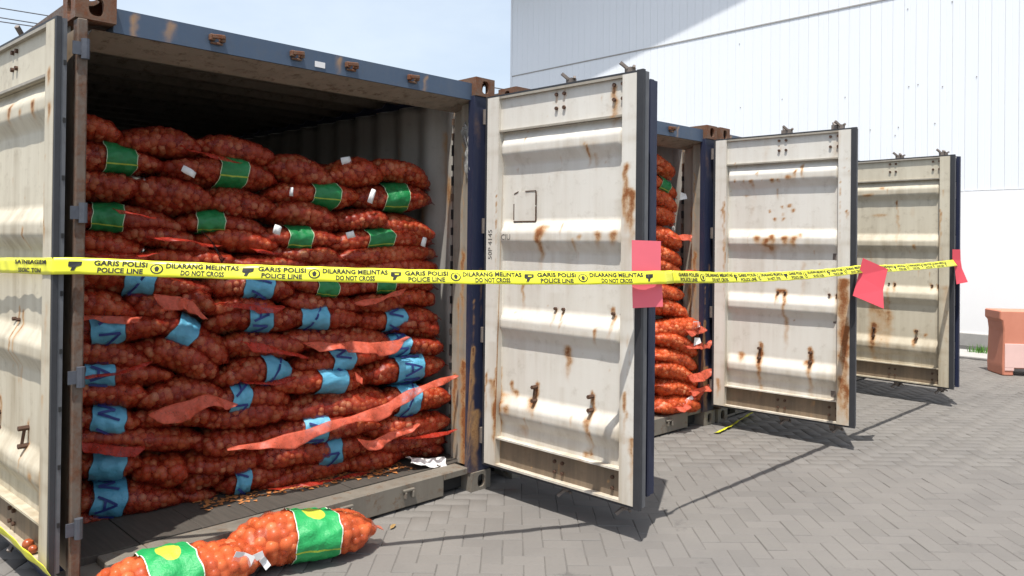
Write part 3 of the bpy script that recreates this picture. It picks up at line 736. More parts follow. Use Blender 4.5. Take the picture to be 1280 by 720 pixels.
class Bag:
    """a net bag lying along its own x axis; the front of it looks along -y"""
    def __init__(s, L, a, b, seed, hi=False, orad=.027, tail=.10):
        s.L, s.a, s.b, s.hi = L, a, b, hi; s.we, s.he = (.22, .8) if hi else (.36, .66)
        s.r = np.random.default_rng(seed); s.ph = s.r.uniform(0, 6.28, 8); s.tail = tail
        s.nt, s.nth = (120, 80) if hi else (60, 44)
        s.onions(orad); s.net()
    def S(s, t, th):
        at = np.minimum(np.abs(t), 1.0)
        wp = s.a*(s.we + (1-s.we)*np.power(np.clip(1-at**3.0, 0, 1), .6)) * (1 + .06*np.sin(3.1*t+s.ph[0]))
        hp = s.b*np.power(np.clip(1-at**2.8, 0, 1), s.he)*(1 + .09*np.sin(4.3*t+s.ph[1])) + .004
        c, si = np.cos(th), np.sin(th); p = .92
        y = wp*np.sign(c)*np.abs(c)**p; z = hp*np.sign(si)*np.abs(si)**p
        x = t*s.L/2
        z = z + .010*np.sin(2.6*t+s.ph[2]) - .018*np.abs(t)**2*(1 if not s.hi else .6) + .006*np.sin(5*t+2*y/s.a+s.ph[3])*(np.abs(t) > .6)
        y = y + .012*np.sin(2.2*t+s.ph[4])
        ex = np.clip(np.abs(t)-1, 0, 1); z = z + ex*.25*np.sin(9*y/s.a+s.ph[5])*.25 - ex*.12
        return np.stack([x, y, z], -1)
    def N(s, t, th):
        e = .01; d1 = s.S(np.clip(t+e, -.985, .985), th)-s.S(np.clip(t-e, -.985, .985), th); d2 = s.S(t, th+e)-s.S(t, th-e)
        n = np.cross(d1, d2); n = n/np.maximum(np.linalg.norm(n, axis=-1, keepdims=True), 1e-9)
        p = s.S(t, th); c = p.copy(); c[..., 1] = 0; c[..., 2] = s.S(t, th*0+0)[..., 2]
        sg = np.sign((n*np.stack([0*t, np.cos(th)*.5, np.sin(th)], -1)).sum(-1)); sg[sg == 0] = 1
        return n*sg[..., None]
    def onions(s, R):
        sp = R*1.72; T = []; TH = []
        rows = int(s.L*.95/(sp*.88)); k = 0
        for i in range(rows):
            t = -0.95+1.9*(i+.5)/rows
            dense = np.linspace(0, 2*pi, 73); q = s.S(np.full(73, t), dense); seg = np.linalg.norm(np.diff(q, axis=0), axis=1); cum = np.concatenate([[0], np.cumsum(seg)])
            n = max(4, int(cum[-1]/sp)); off = s.r.uniform(0, 1)
            ths = np.interp(((np.arange(n)+off) % n)/n*cum[-1], cum, dense)
            T += list(t + s.r.normal(0, .30, n)*sp/s.L*1.1); TH += list(ths + s.r.normal(0, .07, n))
        T = np.clip(np.array(T), -.96, .96); TH = np.array(TH)
        P = s.S(T, TH); Nn = s.N(T, TH)
        at = np.abs(T); hp = s.b*np.power(np.clip(1-at**2.8, 0, 1), s.he)
        r = np.minimum(R*s.r.uniform(.72, 1.28, len(T)), .92*hp+.004); ok = r > R*.5
        s.c = (P-Nn*(r*s.r.uniform(.82, 1.0, len(T)))[:, None])[ok]; s.cr = r[ok]
    def net(s):
        t = np.linspace(-1-s.tail, 1+s.tail, s.nt); th = np.linspace(0, 2*pi, s.nth, endpoint=False)
        Tg, Hg = np.meshgrid(t, th, indexing='ij'); P = s.S(Tg, Hg); Nn = s.N(np.clip(Tg, -.97, .97), Hg)
        d = s.c[None, None]-P[:, :, None, :]; al = (d*Nn[:, :, None, :]).sum(-1); pr2 = (d**2).sum(-1)-al**2
        rr = s.cr+.0018; h = np.where(pr2 < rr**2, al+np.sqrt(np.maximum(rr**2-pr2, 0)), -1).max(-1)
        h = np.maximum(h, -.010*np.clip((1-np.abs(Tg))*6, 0, 1))
        h = np.where(np.abs(Tg) > .98, 0.0, h)
        sm = lambda q: (q*2+np.roll(q, 1, 1)+np.roll(q, -1, 1)+np.concatenate([q[:1], q[:-1]])+np.concatenate([q[1:], q[-1:]]))/6
        h = np.maximum(h, sm(sm(sm(h)))+.0008); h = .6*h+.4*sm(h) if not s.hi else sm(h)
        h = np.maximum(h, 0*h-.012)
        s.t, s.th, s.P, s.Nn, s.h = t, th, P, Nn, h
        q = h
        for _ in range(5): q = np.maximum(sm(q), h*.6+q*.4)
        s.hs = q
    def net_mesh(s, mat):
        V = (s.P+s.Nn*s.h[..., None]).reshape(-1, 3); idx = np.arange(s.nt*s.nth).reshape(s.nt, s.nth); nx = np.roll(idx, -1, 1)
        F = np.stack([idx[:-1].ravel(), idx[1:].ravel(), nx[1:].ravel(), nx[:-1].ravel()], 1)
        return np_mesh('net', V, F, mat, True)
    def onion_mesh(s):
        IV, IF = (ICO2_V, ICO2_F) if s.hi else (ICO_V, ICO_F)
        n = len(s.c); sq = s.r.uniform(.82, 1.0, (n, 1, 3))
        V = (s.c[:, None]+IV[None]*sq*(s.cr*.985)[:, None, None]).reshape(-1, 3)
        F = (IF[None]+(np.arange(n)*len(IV))[:, None, None]).reshape(-1, 3)
        tone = np.repeat(np.clip(s.r.beta(1.2, 1.25, n), 0, 1), len(IV))
        return np_mesh('onions', V, F, 'onion', True, {'tone': tone})
    def surf(s, x, th, off=0.0):
        """point on the smoothed net at length x (metres) and angle th"""
        x = np.asarray(x, float); th = np.asarray(th, float)
        fi = np.interp(x/(s.L/2), s.t, np.arange(s.nt)); fj = (th % (2*pi))/(2*pi)*s.nth
        i0 = np.clip(fi.astype(int), 0, s.nt-2); a = fi-i0; j0 = fj.astype(int) % s.nth; b = fj-np.floor(fj); j1 = (j0+1) % s.nth
        Q = s.P+s.Nn*(s.hs+off)[..., None] if not np.isscalar(off) else s.P+s.Nn*(s.hs+off)[..., None]
        g = lambda i, j: Q[i, j]
        return (g(i0, j0)*(1-b)[..., None]+g(i0, j1)*b[..., None])*(1-a)[..., None]+(g(i0+1, j0)*(1-b)[..., None]+g(i0+1, j1)*b[..., None])*a[..., None]
    def band_mesh(s, x0, x1, mat, skew=0.0):
        nu, nv = 14, s.nth
        U, Vv = np.meshgrid(np.linspace(0, 1, nu), np.linspace(0, 1, nv+1), indexing='ij')
        th = Vv*2*pi; x = x0+(x1-x0)*U + skew*np.cos(th) + .004*np.sin(th*3+s.ph[6]) + .003*np.sin(th*7)
        Q = s.surf(x, th, .0055)
        wr = .0026*np.sin(th*11+U*9+s.ph[5])+.0022*np.sin(th*5-U*14+s.ph[3])+.0016*np.sin(th*23+U*21)
        Nq = Q*np.array([0, 1.0, 1.0]); Nq = Nq/(np.linalg.norm(Nq, axis=-1, keepdims=True)+1e-9); Q = Q+Nq*(wr*.9+.002)[..., None]
        V = Q.reshape(-1, 3); idx = np.arange(nu*(nv+1)).reshape(nu, nv+1)
        F = np.stack([idx[:-1, :-1].ravel(), idx[1:, :-1].ravel(), idx[1:, 1:].ravel(), idx[:-1, 1:].ravel()], 1)
        return np_mesh('band', V, F, mat, True, {'buv': np.stack([U.ravel(), Vv.ravel(), 0*U.ravel()], 1)})
    def strokes(s, x0, x1, text, th0, th1, off=.0155, wdt=.013):
        """marker letters running down round the band"""
        G = {'W': [((0, 1), (.25, 0)), ((.25, 0), (.5, .8)), ((.5, .8), (.75, 0)), ((.75, 0), (1, 1))], 'A': [((0, 0), (.5, 1)), ((.5, 1), (1, 0)), ((.2, .4), (.8, .4))],
             'N': [((0, 0), (0, 1)), ((0, 1), (1, 0)), ((1, 0), (1, 1))]}
        V = []; F = []; n = len(text); dth = (th1-th0)/n
        for k, ch in enumerate(text):
            for (p, q) in G[ch]:
                # letter x runs with the angle (downwards), letter y runs along +x
                A = np.array([p, q], float); m = 5
                f = np.linspace(0, 1, m); lx = A[0, 0]+(A[1, 0]-A[0, 0])*f; ly = A[0, 1]+(A[1, 1]-A[0, 1])*f
                X = x0+(x1-x0)*(.2+.6*ly); TH = th0+dth*(k+.14+.72*lx)
                C0 = s.surf(X, TH, off)
                T = np.gradient(C0, axis=0); T /= np.linalg.norm(T, axis=1, keepdims=True)+1e-9
                Nn = C0*np.array([0, 1, 1]); Nn /= np.linalg.norm(Nn, axis=1, keepdims=True)+1e-9
                W = np.cross(T, Nn)*wdt/2; b = len(V)
                for i in range(m): V += [C0[i]-W[i], C0[i]+W[i]]
                for i in range(m-1): F.append((b+2*i, b+2*i+1, b+2*i+3, b+2*i+2))
        return np_mesh('lettering', V, F, 'blue_ink')

def flap_mesh(pts, width, seed, hang=(0, -.35, -.94), ruffle=.014, n=84, mrows=9, name='hem'):
    """loose hem of a net: its upper edge is tucked in, the rest hangs in sharp pleats"""
    r = random.Random(seed); P = np.array(pts, float); d = np.concatenate([[0], np.cumsum(np.linalg.norm(np.diff(P, axis=0), axis=1))])
    tt = np.linspace(0, d[-1], n); C0 = np.stack([np.interp(tt, d, P[:, k]) for k in range(3)], 1)
    k = np.ones(9)/9
    for c in range(3): C0[4:-4, c] = np.convolve(C0[:, c], k, 'valid')
    hg = np.array(hang); hg = hg/np.linalg.norm(hg); out = np.array([0, -.94, .35]); V = []
    tri = lambda a: math.asin(sin(a))*2/pi
    ph = [r.uniform(0, 6) for _ in range(8)]; f = [r.uniform(30, 46), r.uniform(70, 95), r.uniform(7, 12), r.uniform(20, 30)]
    for i in range(n):
        x = tt[i]; e = min(i, n-1-i)/n
        wl = width*(.8+.28*tri(f[2]*x+ph[2])+.10*tri(f[3]*x+ph[3]))*min(1, .25+5*e)
        for j in range(mrows):
            q = j/(mrows-1); xs = x+.035*(q-.5)*tri(5*x+ph[7])
            rf = ruffle*(.15+1.1*q)*(tri(f[0]*xs+ph[0]+.8*q)+.5*tri(f[1]*xs+ph[1]-1.2*q))+.010*q*tri(f[3]*xs+ph[6])
            V.append(C0[i]+hg*wl*q+out*(rf+.010*q-.012*(1-q)**2)+np.array([.8*ruffle*q*tri(f[0]*.7*x+ph[3]), 0, .005*tri(f[3]*x+ph[4])*(1-q)]))
    idx = np.arange(n*mrows).reshape(n, mrows); F = np.stack([idx[:-1, :-1].ravel(), idx[1:, :-1].ravel(), idx[1:, 1:].ravel(), idx[:-1, 1:].ravel()], 1)
    return np.array(V), F

ORD = ['top', 'second', 'third', 'fourth', 'fifth', 'sixth', 'seventh', 'eighth', 'ninth', 'tenth', 'eleventh', 'twelfth', 'thirteenth', 'fourteenth', 'fifteenth', 'sixteenth', 'bottom']
def place_bag(L, a, b, loc, rot, seed, mat, label, group, band=None, letters=None, hi=False, orad=.027, skew=0.0):
    bg_ = Bag(L, a, b, seed, hi, orad)
    o = tag(empty('onion_bag', loc, rot), label, 'onion bag', group)
    link('net', bg_.net_mesh(mat), o); tag(link('onions', bg_.onion_mesh(), o), kind='stuff')
    bo = None
    if band:
        bo = link('band', bg_.band_mesh(band[1], band[2], band[0], skew), o)
        if letters: link('lettering', bg_.strokes(band[1], band[2], letters, *(radians(100), radians(262))), bo)
    M = Matrix.Translation(loc) @ Euler(rot).to_matrix().to_4x4()
    return o, bg_, M, bo
def world_child(name, V, F, mat, parent, M, thick=.0012, smooth=True):
    Mi = np.array(M.inverted()); V = np.asarray(V, float); V = V @ Mi[:3, :3].T + Mi[:3, 3]
    o = link(name, np_mesh(name, V, F, mat, smooth), parent); sm = o.modifiers.new('s', 'SOLIDIFY'); sm.thickness = thick; sm.offset = 0; return o

TABLE = [
('A', 0.29, 0.58, 2.11, 0.21, 0.141, -3, -5, None),
('A', 0.59, 0.55, 2.085, 0.42, 0.147, -3, -5, None),
('A', 0.99, 0.52, 2.064, 0.44, 0.157, -3, -5, None),
('A', 1.39, 0.48, 1.982, 0.44, 0.165, -8, -5, None),
('A', 1.74, 0.46, 1.994, 0.38, 0.174, 2, -2, None),
('A', 2.1, 0.45, 2.015, 0.45, 0.151, -12, -4, None),
('B', 0.39, 0.56, 1.968, 0.42, 0.14, -1, -5, ('g', -0.1, 0.08)),
('B', 0.91, 0.51, 1.937, 0.6, 0.152, -2, -5, ('g', -0.05, 0.14)),
('B', 1.47, 0.46, 1.845, 0.56, 0.136, -1, -4, ('g', -0.06, 0.13)),
('B', 2.02, 0.43, 1.87, 0.58, 0.169, -1, -3, ('g', -0.09, 0.11)),
('C', 0.33, 0.56, 1.842, 0.3, 0.154, -4, -6, None),
('C', 0.65, 0.52, 1.796, 0.42, 0.171, -14, -7, None),
('C', 1.01, 0.49, 1.786, 0.41, 0.154, -5, -5, None),
('C', 1.41, 0.45, 1.708, 0.46, 0.163, -8, -5, None),
('C', 1.77, 0.42, 1.709, 0.38, 0.132, -1, -3, None),
('C', 2.12, 0.4, 1.677, 0.46, 0.149, -12, -5, None),
('D', 0.44, 0.54, 1.675, 0.54, 0.132, -5, -7, ('g', -0.2, -0.03)),
('D', 0.92, 0.49, 1.672, 0.46, 0.107, -2, -5, ('g', -0.16, 0.01)),
('D', 1.35, 0.44, 1.593, 0.53, 0.123, -3, -5, ('g', -0.09, 0.08)),
('D', 1.91, 0.4, 1.576, 0.74, 0.144, 1, -4, ('g', -0.15, 0.06)),
('E', 0.34, 0.54, 1.568, 0.32, 0.129, -4, -7, None),
('E', 0.62, 0.51, 1.562, 0.46, 0.118, -7, -7, None),
('E', 0.99, 0.47, 1.566, 0.42, 0.125, -5, -6, None),
('E', 1.39, 0.43, 1.49, 0.48, 0.123, -5, -5, None),
('E', 1.95, 0.38, 1.479, 0.73, 0.144, 1, -4, None),
('F', 0.37, 0.53, 1.451, 0.37, 0.113, -3, -8, None),
('F', 0.74, 0.48, 1.457, 0.45, 0.111, -5, -7, None),
('F', 1.18, 0.44, 1.436, 0.51, 0.119, -5, -6, None),
('F', 1.6, 0.4, 1.398, 0.42, 0.117, -2, -5, None),
('F', 2.03, 0.36, 1.387, 0.54, 0.124, -3, -4, None),
('G', 0.5, 0.51, 1.339, 0.67, 0.123, -5, -8, ('b', -0.1, 0.07)),
('G', 1.06, 0.44, 1.312, 0.49, 0.143, -6, -6, ('b', -0.08, 0.11)),
('G', 1.51, 0.4, 1.318, 0.47, 0.115, -4, -6, ('g', -0.1, 0.05)),
('G', 1.98, 0.36, 1.311, 0.59, 0.123, -4, -5, ('g', -0.14, 0.01)),
('H', 0.34, 0.54, 1.246, 0.31, 0.144, -9, -9, None),
('H', 0.56, 0.5, 1.225, 0.27, 0.141, -32, -10, None),
('H', 0.75, 0.47, 1.222, 0.22, 0.119, -9, -9, None),
('H', 1.02, 0.44, 1.198, 0.41, 0.133, -5, -7, None),
('H', 1.49, 0.38, 1.205, 0.46, 0.133, -9, -7, None),
('H', 1.84, 0.35, 1.173, 0.4, 0.11, -3, -5, None),
('H', 2.11, 0.33, 1.21, 0.34, 0.114, -6, -5, None),
('I', 0.42, 0.52, 1.114, 0.48, 0.146, -2, -10, ('b', -0.17, 0.01)),
('I', 0.76, 0.46, 1.047, 0.44, 0.187, -39, -12, ('b', -0.13, 0.01)),
('I', 1.07, 0.42, 1.102, 0.49, 0.133, -2, -7, ('b', -0.06, 0.1)),
('I', 1.44, 0.38, 1.116, 0.57, 0.131, -2, -6, ('b', -0.12, 0.07)),
('I', 1.97, 0.33, 1.09, 0.6, 0.142, 0, -4, ('b', -0.11, 0.07)),
('J', 0.36, 0.53, 0.981, 0.35, 0.161, -8, -11, None),
('J', 0.68, 0.47, 0.935, 0.44, 0.176, -24, -11, None),
('J', 1.12, 0.4, 0.961, 0.47, 0.152, -2, -8, None),
('J', 1.62, 0.34, 0.976, 0.78, 0.153, -5, -6, None),
('J', 2.11, 0.3, 0.996, 0.34, 0.123, -7, -5, None),
('K', 0.41, 0.52, 0.867, 0.46, 0.114, -5, -11, ('b', -0.19, -0.03)),
('K', 1.07, 0.4, 0.828, 0.43, 0.151, 3, -8, ('b', -0.01, 0.18)),
('K', 1.6, 0.33, 0.873, 0.61, 0.123, -2, -7, ('b', -0.15, 0.02)),
('K', 2.08, 0.29, 0.881, 0.46, 0.132, -1, -5, ('b', -0.2, -0.03)),
('L', 0.36, 0.53, 0.779, 0.35, 0.138, -7, -12, None),
('L', 0.69, 0.46, 0.736, 0.4, 0.161, -2, -12, None),
('L', 1.05, 0.4, 0.688, 0.44, 0.159, -3, -10, ('b', -0.14, -0.02)),
('L', 1.47, 0.33, 0.744, 0.61, 0.167, -1, -8, ('b', -0.09, 0.12)),
('L', 2.02, 0.28, 0.761, 0.58, 0.17, -2, -5, ('b', -0.11, 0.13)),
('M', 0.35, 0.54, 0.662, 0.32, 0.13, -4, -13, ('b', -0.08, 0.1)),
('M', 0.67, 0.47, 0.624, 0.42, 0.127, -4, -12, None),
('M', 1.04, 0.4, 0.606, 0.46, 0.158, 0, -10, None),
('M', 1.57, 0.3, 0.599, 0.73, 0.168, 1, -8, None),
('M', 2.12, 0.24, 0.556, 0.51, 0.17, -4, -6, ('b', -0.16, 0.01)),
('N', 0.5, 0.51, 0.549, 0.65, 0.124, -5, -13, None),
('N', 0.94, 0.41, 0.47, 0.34, 0.138, -2, -11, None),
('N', 1.43, 0.32, 0.463, 0.76, 0.148, -1, -10, ('b', -0.11, 0.06)),
('N', 2.09, 0.25, 0.389, 0.57, 0.187, -2, -5, None),
('O', 0.36, 0.56, 0.433, 0.32, 0.148, -6, -12, ('b', -0.07, 0.11)),
('O', 0.62, 0.52, 0.351, 0.27, 0.168, -7, -10, None),
('O', 0.93, 0.45, 0.36, 0.41, 0.139, -4, -10, None),
('O', 1.32, 0.38, 0.344, 0.48, 0.163, -2, -10, None),
('O', 1.54, 0.36, 0.304, 0.54, 0.184, 10, -13, ('b', -0.08, 0.09)),
('O', 2.12, 0.3, 0.284, 0.57, 0.162, -5, -3, None),
('P', 0.47, 0.59, 0.238, 0.53, 0.163, -7, -9, ('b', -0.19, -0.01)),
('P', 0.84, 0.51, 0.256, 0.22, 0.193, 18, -18, None),
('P', 1.13, 0.47, 0.217, 0.44, 0.178, -3, -9, ('b', -0.17, -0.08)),
('P', 1.43, 0.43, 0.201, 0.65, 0.173, -1, -9, None),
('P', 1.85, 0.36, 0.22, 0.44, 0.18, 1, -7, None),
('P', 2.21, 0.32, 0.211, 0.4, 0.137, -4, -4, None),
('Q', 0.37, 0.63, 0.174, 0.3, 0.099, -7, -8, None),
('Q', 0.69, 0.58, 0.158, 0.4, 0.104, -4, -9, None)
]
rowsd = {}
for r_ in TABLE: rowsd.setdefault(r_[0], []).append(r_)
BAGS = {}
GRP = 'onion bags stacked in the nearest container'
for ri, (rk, lst) in enumerate(rowsd.items()):
    lst.sort(key=lambda q: q[1])
    for ci, (_, x, y, z, L, T, tilt, yaw, band) in enumerate(lst):
        seed = 1000+ri*20+ci; rr = random.Random(seed)
        if ci == 0: # these run on behind the left post
            x -= .07; L += .14
            if band: band = (band[0], band[1]+.07, band[2]+.07)
        Lb = L*1.06+.025
        th = max(.125, min(.18, T*1.1)); a = rr.uniform(.17, .20)
        if x+Lb/2 > 2.36: x = 2.36-Lb/2
        elif ci == len(lst)-1 and x+Lb/2 < 2.3: x += .02
        pos = 'leftmost' if ci == 0 else 'rightmost' if ci == len(lst)-1 else ['', 'second', 'third', 'fourth', 'fifth', 'sixth'][ci]+' from left'
        rown = ORD[min(ri, 16)]
        rowtxt = 'top row' if ri == 0 else 'bottom row' if ri == 16 else rown+' row from top'
        kindtxt = {'g': 'with green band', 'b': 'with blue band', None: 'without band'}[band[0] if band else None]
        lab = f'red net onion bag {kindtxt}, {rowtxt}, {pos}, nearest container'
        mat = 'net_dark' if rr.random() < .62 else 'net_mid'
        bspec = None
        if band: bm_ = (band[1]+band[2])/2; bh_ = (band[2]-band[1])*.43; bspec = ('band_green' if band[0] == 'g' else 'band_blue', bm_-bh_, bm_+bh_)
        loc = (x, y+a*.92, z); rot = (radians(rr.uniform(-16, 8)), -radians(tilt+rr.uniform(-3, 3)), radians(yaw+rr.uniform(-7, 7)))
        let = None
        if band and band[0] == 'b': let = ['WAN', 'N', 'WA', 'AN', None][(ri+ci) % 5]
        BAGS[(rk, ci)] = place_bag(Lb, a, th/2, loc, rot, seed, mat, lab, GRP, bspec, let, skew=rr.uniform(-.012, .012))
# a few more lie further back on top of the load
for k, (x, y, z, L, yaw) in enumerate(((.45, .98, 2.06, .62, 8), (1.02, .95, 2.05, .6, -6), (1.62, .98, 2.02, .62, 4), (2.02, .93, 2.00, .55, -8), (.8, 1.35, 2.07, .62, 3), (1.5, 1.36, 2.06, .6, -4), (2.0, 1.36, 2.05, .6, 6))):
    side = ['leftmost', 'second from left', 'third from left', 'rightmost'][k] + ' of the row behind the top front bags' if k < 4 else ['leftmost', 'middle', 'rightmost'][k-4] + ' of the farthest row deep in the container'
    place_bag(L, .17, .08, (x, y, z), (0, 0, radians(yaw)), 3000+k, 'net_dark', 'dim red net onion bag, '+side, 'onion bags at the back of the load')

def nearest(p):
    p = Vector(p); return min(BAGS.values(), key=lambda q: (Vector(q[0].location)-p).length)
FL = [('H', 0, [(0.14, .52, 1.215), (.3, .50, 1.19), (0.46, 0.48, 1.185)], .055, 'hem_salmon', .014), (None, 0, [(0.50, 0.45, 1.29), (0.62, 0.43, 1.285), (0.69, 0.41, 1.25), (0.74, 0.40, 1.16)], .07, 'hem_salmon', .02),
      (None, 0, [(0.82, 0.41, 1.235), (1.0, .39, 1.225), (1.17, 0.37, 1.205)], .06, 'hem_red', .008), (None, 0, [(1.61, 0.32, 1.21), (1.8, .31, 1.235), (1.97, 0.31, 1.28)], .045, 'hem_salmon', .008),
      (None, 0, [(0.16, 0.51, 0.90), (.33, .48, .915), (0.5, 0.45, 0.955)], .03, 'hem_red', .006), (None, 0, [(0.93, 0.38, 1.03), (1.1, .35, .99), (1.31, 0.32, 0.91)], .05, 'hem_red', .012),
      (None, 0, [(1.27, 0.33, 1.0), (1.45, .30, .985), (1.66, 0.27, 0.975), (1.8, 0.255, 0.96), (1.96, 0.255, 0.985)], .075, 'hem_salmon', .02), (None, 0, [(0.48, 0.45, 0.69), (.6, .42, .73), (0.75, 0.39, 0.765), (0.91, 0.36, 0.70)], .085, 'hem_salmon', .018),
      (None, 0, [(0.86, 0.38, 0.46), (1.06, 0.33, 0.48), (1.26, 0.29, 0.51), (1.37, 0.27, 0.53), (1.72, 0.22, 0.58), (1.89, 0.20, 0.65), (2.07, 0.19, 0.69), (2.30, 0.18, 0.72)], .07, 'hem_salmon', .014),
      (None, 0, [(0.15, 0.53, 0.60), (.33, .49, .555), (0.47, 0.46, 0.525)], .06, 'hem_red', .008), (None, 0, [(1.60, 0.26, 0.41), (1.70, 0.24, 0.385), (1.84, 0.22, 0.42), (2.0, 0.19, 0.445)], .06, 'hem_salmon', .014),
      (None, 0, [(1.9, 0.24, 0.36), (2.1, .20, .36), (2.30, 0.18, 0.365)], .03, 'hem_red', .01), (None, 0, [(1.12, 0.44, 0.175), (1.4, .38, .172), (1.73, 0.34, 0.17)], .03, 'hem_red', .01),
      (None, 0, [(.95, .43, .80), (1.15, .40, .79), (1.25, .37, .80)], .03, 'hem_red', .01), (None, 0, [(.3, .45, 1.72), (.5, .43, 1.68)], .02, 'hem_red', .008), (None, 0, [(.62, .46, 2.06), (.8, .45, 2.03), (.95, .44, 2.0)], .03, 'hem_red', .008),
      (None, 0, [(.20, .50, 1.50), (.38, .47, 1.49), (.52, .45, 1.50)], .025, 'hem_red', .008), (None, 0, [(.46, .45, 1.585), (.66, .43, 1.575), (.84, .42, 1.54)], .025, 'hem_red', .008),
      (None, 0, [(.72, .40, 1.62), (.78, .395, 1.56), (.84, .39, 1.48)], .07, 'hem_dark', .02), (None, 0, [(1.60, .29, .80), (1.64, .28, .765)], .05, 'hem_salmon', .004), (None, 0, [(1.0, .43, 1.53), (1.18, .41, 1.50)], .03, 'hem_red', .01)]
for k, (_, _, pts, wd, mt, rf_) in enumerate(FL):
    mid = pts[len(pts)//2]; q = nearest((mid[0], mid[1]+.15, mid[2]))
    V, F = flap_mesh(pts, wd*(1.12 if mt == 'hem_salmon' else 1.0), 50+k, hang=(0, -.2, -.98), ruffle=rf_*.55+.003)
    world_child('hem', V, F, mt, q[0], q[2], .0008, False)
# white sewn tags
for k, (p, wx, hz, an) in enumerate((((.67, .47, 1.925), .075, .035, -28), ((1.24, .43, 1.85), .02, .05, -10), ((1.77, .40, 1.85), .035, .09, -24), ((1.15, .42, 1.63), .045, .05, -20), ((1.61, .385, 1.61), .055, .04, 15), ((2.14, .345, 1.57), .035, .06, -24), ((1.66, .52, 2.07), .07, .045, 12), ((2.14, .335, 1.58), .02, .02, 0))[:7]):
    q = nearest((p[0], p[1]+.15, p[2])); a = radians(an)
    V = []; F = []; n = 5
    for i in range(n):
        for j in range(3):
            u = (i/(n-1)-.5)*wx; v = (j/2-.5)*hz
            V.append((p[0]+u*cos(a)-v*sin(a), p[1]-.012+.008*sin(i*1.4+j), p[2]+u*sin(a)+v*cos(a)))
    for i in range(n-1):
        for j in range(2): F.append((i*3+j, i*3+3+j, i*3+4+j, i*3+1+j))
    world_child('tag', V, np.array(F), 'white_paper', q[0], q[2], .0008)
# crumpled white sheet on the floor at the right end of the load
V = []; F = []; n = 9
for i in range(n):
    for j in range(5):
        u, v = i/(n-1), j/4
        V.append((1.98+.24*u+.02*sin(v*5), .30-.10*v-.05*u, .215-.055*min(1, u*1.5)*(.6+.4*v)-.012*v+.010*sin(i*2.2+j*1.7)+.008*sin(i*4.1)))
for i in range(n-1):
    for j in range(4): F.append((i*5+j, i*5+5+j, i*5+6+j, i*5+1+j))
o = link('paper_sheet', np_mesh('paper_sheet', V, np.array(F), 'white_paper', False)); o.modifiers.new('s', 'SOLIDIFY').thickness = .001
tag(o, 'crumpled white sheet sticking out from the bottom bags at the right', 'paper')
# loose dry skins swept on the floor before the load
sv_ = []; sf_ = []; rs = random.Random(9)
for k in range(420):
    x = rs.uniform(.75, 2.0); y = .52-.14*(x-.8)+rs.gauss(0, .05)-.04; a = rs.uniform(0, 6.28); l = rs.uniform(.006, .022); b = len(sv_)
    if y < .19: continue
    for t in (0, 2.1, 4.2): sv_.append((x+l*cos(a+t), y+l*sin(a+t), .1555+rs.uniform(0, .006)))
    sf_.append((b, b+1, b+2))
tag(link('onion_skins', np_mesh('onion_skins', sv_, sf_, 'skins')), 'dry orange onion skins scattered on the container floor before the bags', 'onion skins', kind='stuff')
# two bags dropped in front of the sill
place_bag(.76, .165, .115, (.985, -.185, .122), (radians(-8), radians(2), radians(-13)), 501, 'net_bright', 'orange net onion bag lying on the paving, its pointed tip to the right', 'onion bags dropped on the paving', ('band_green_bright', -.075, .145), None, True, .033)
LB = place_bag(.80, .165, .115, (.36, -.20, .120), (radians(-8), radians(1), radians(-2)), 502, 'net_bright', 'orange net onion bag on the paving by the left post, overlapping the other dropped bag', 'onion bags dropped on the paving', ('band_green_bright', -.14, .06), None, True, .033)
for k, (px_, py_, pz_, a_, w_, h_) in enumerate(((.60, -.335, .165, -.5, .10, .045), (.66, -.33, .145, .35, .08, .035), (.70, -.34, .12, -1.0, .06, .03))):
    V = [(px_+u*w_*cos(a_)-v*h_*sin(a_), py_-.01-.02*abs(u), pz_+u*w_*sin(a_)+v*h_*cos(a_)) for u, v in ((-.5, -.5), (0, -.42), (.5, -.5), (.5, .5), (0, .58), (-.5, .5))]
    world_child('tag', V, [(0, 1, 4, 5), (1, 2, 3, 4)], 'white_paper', LB[0], LB[2], .001, False)

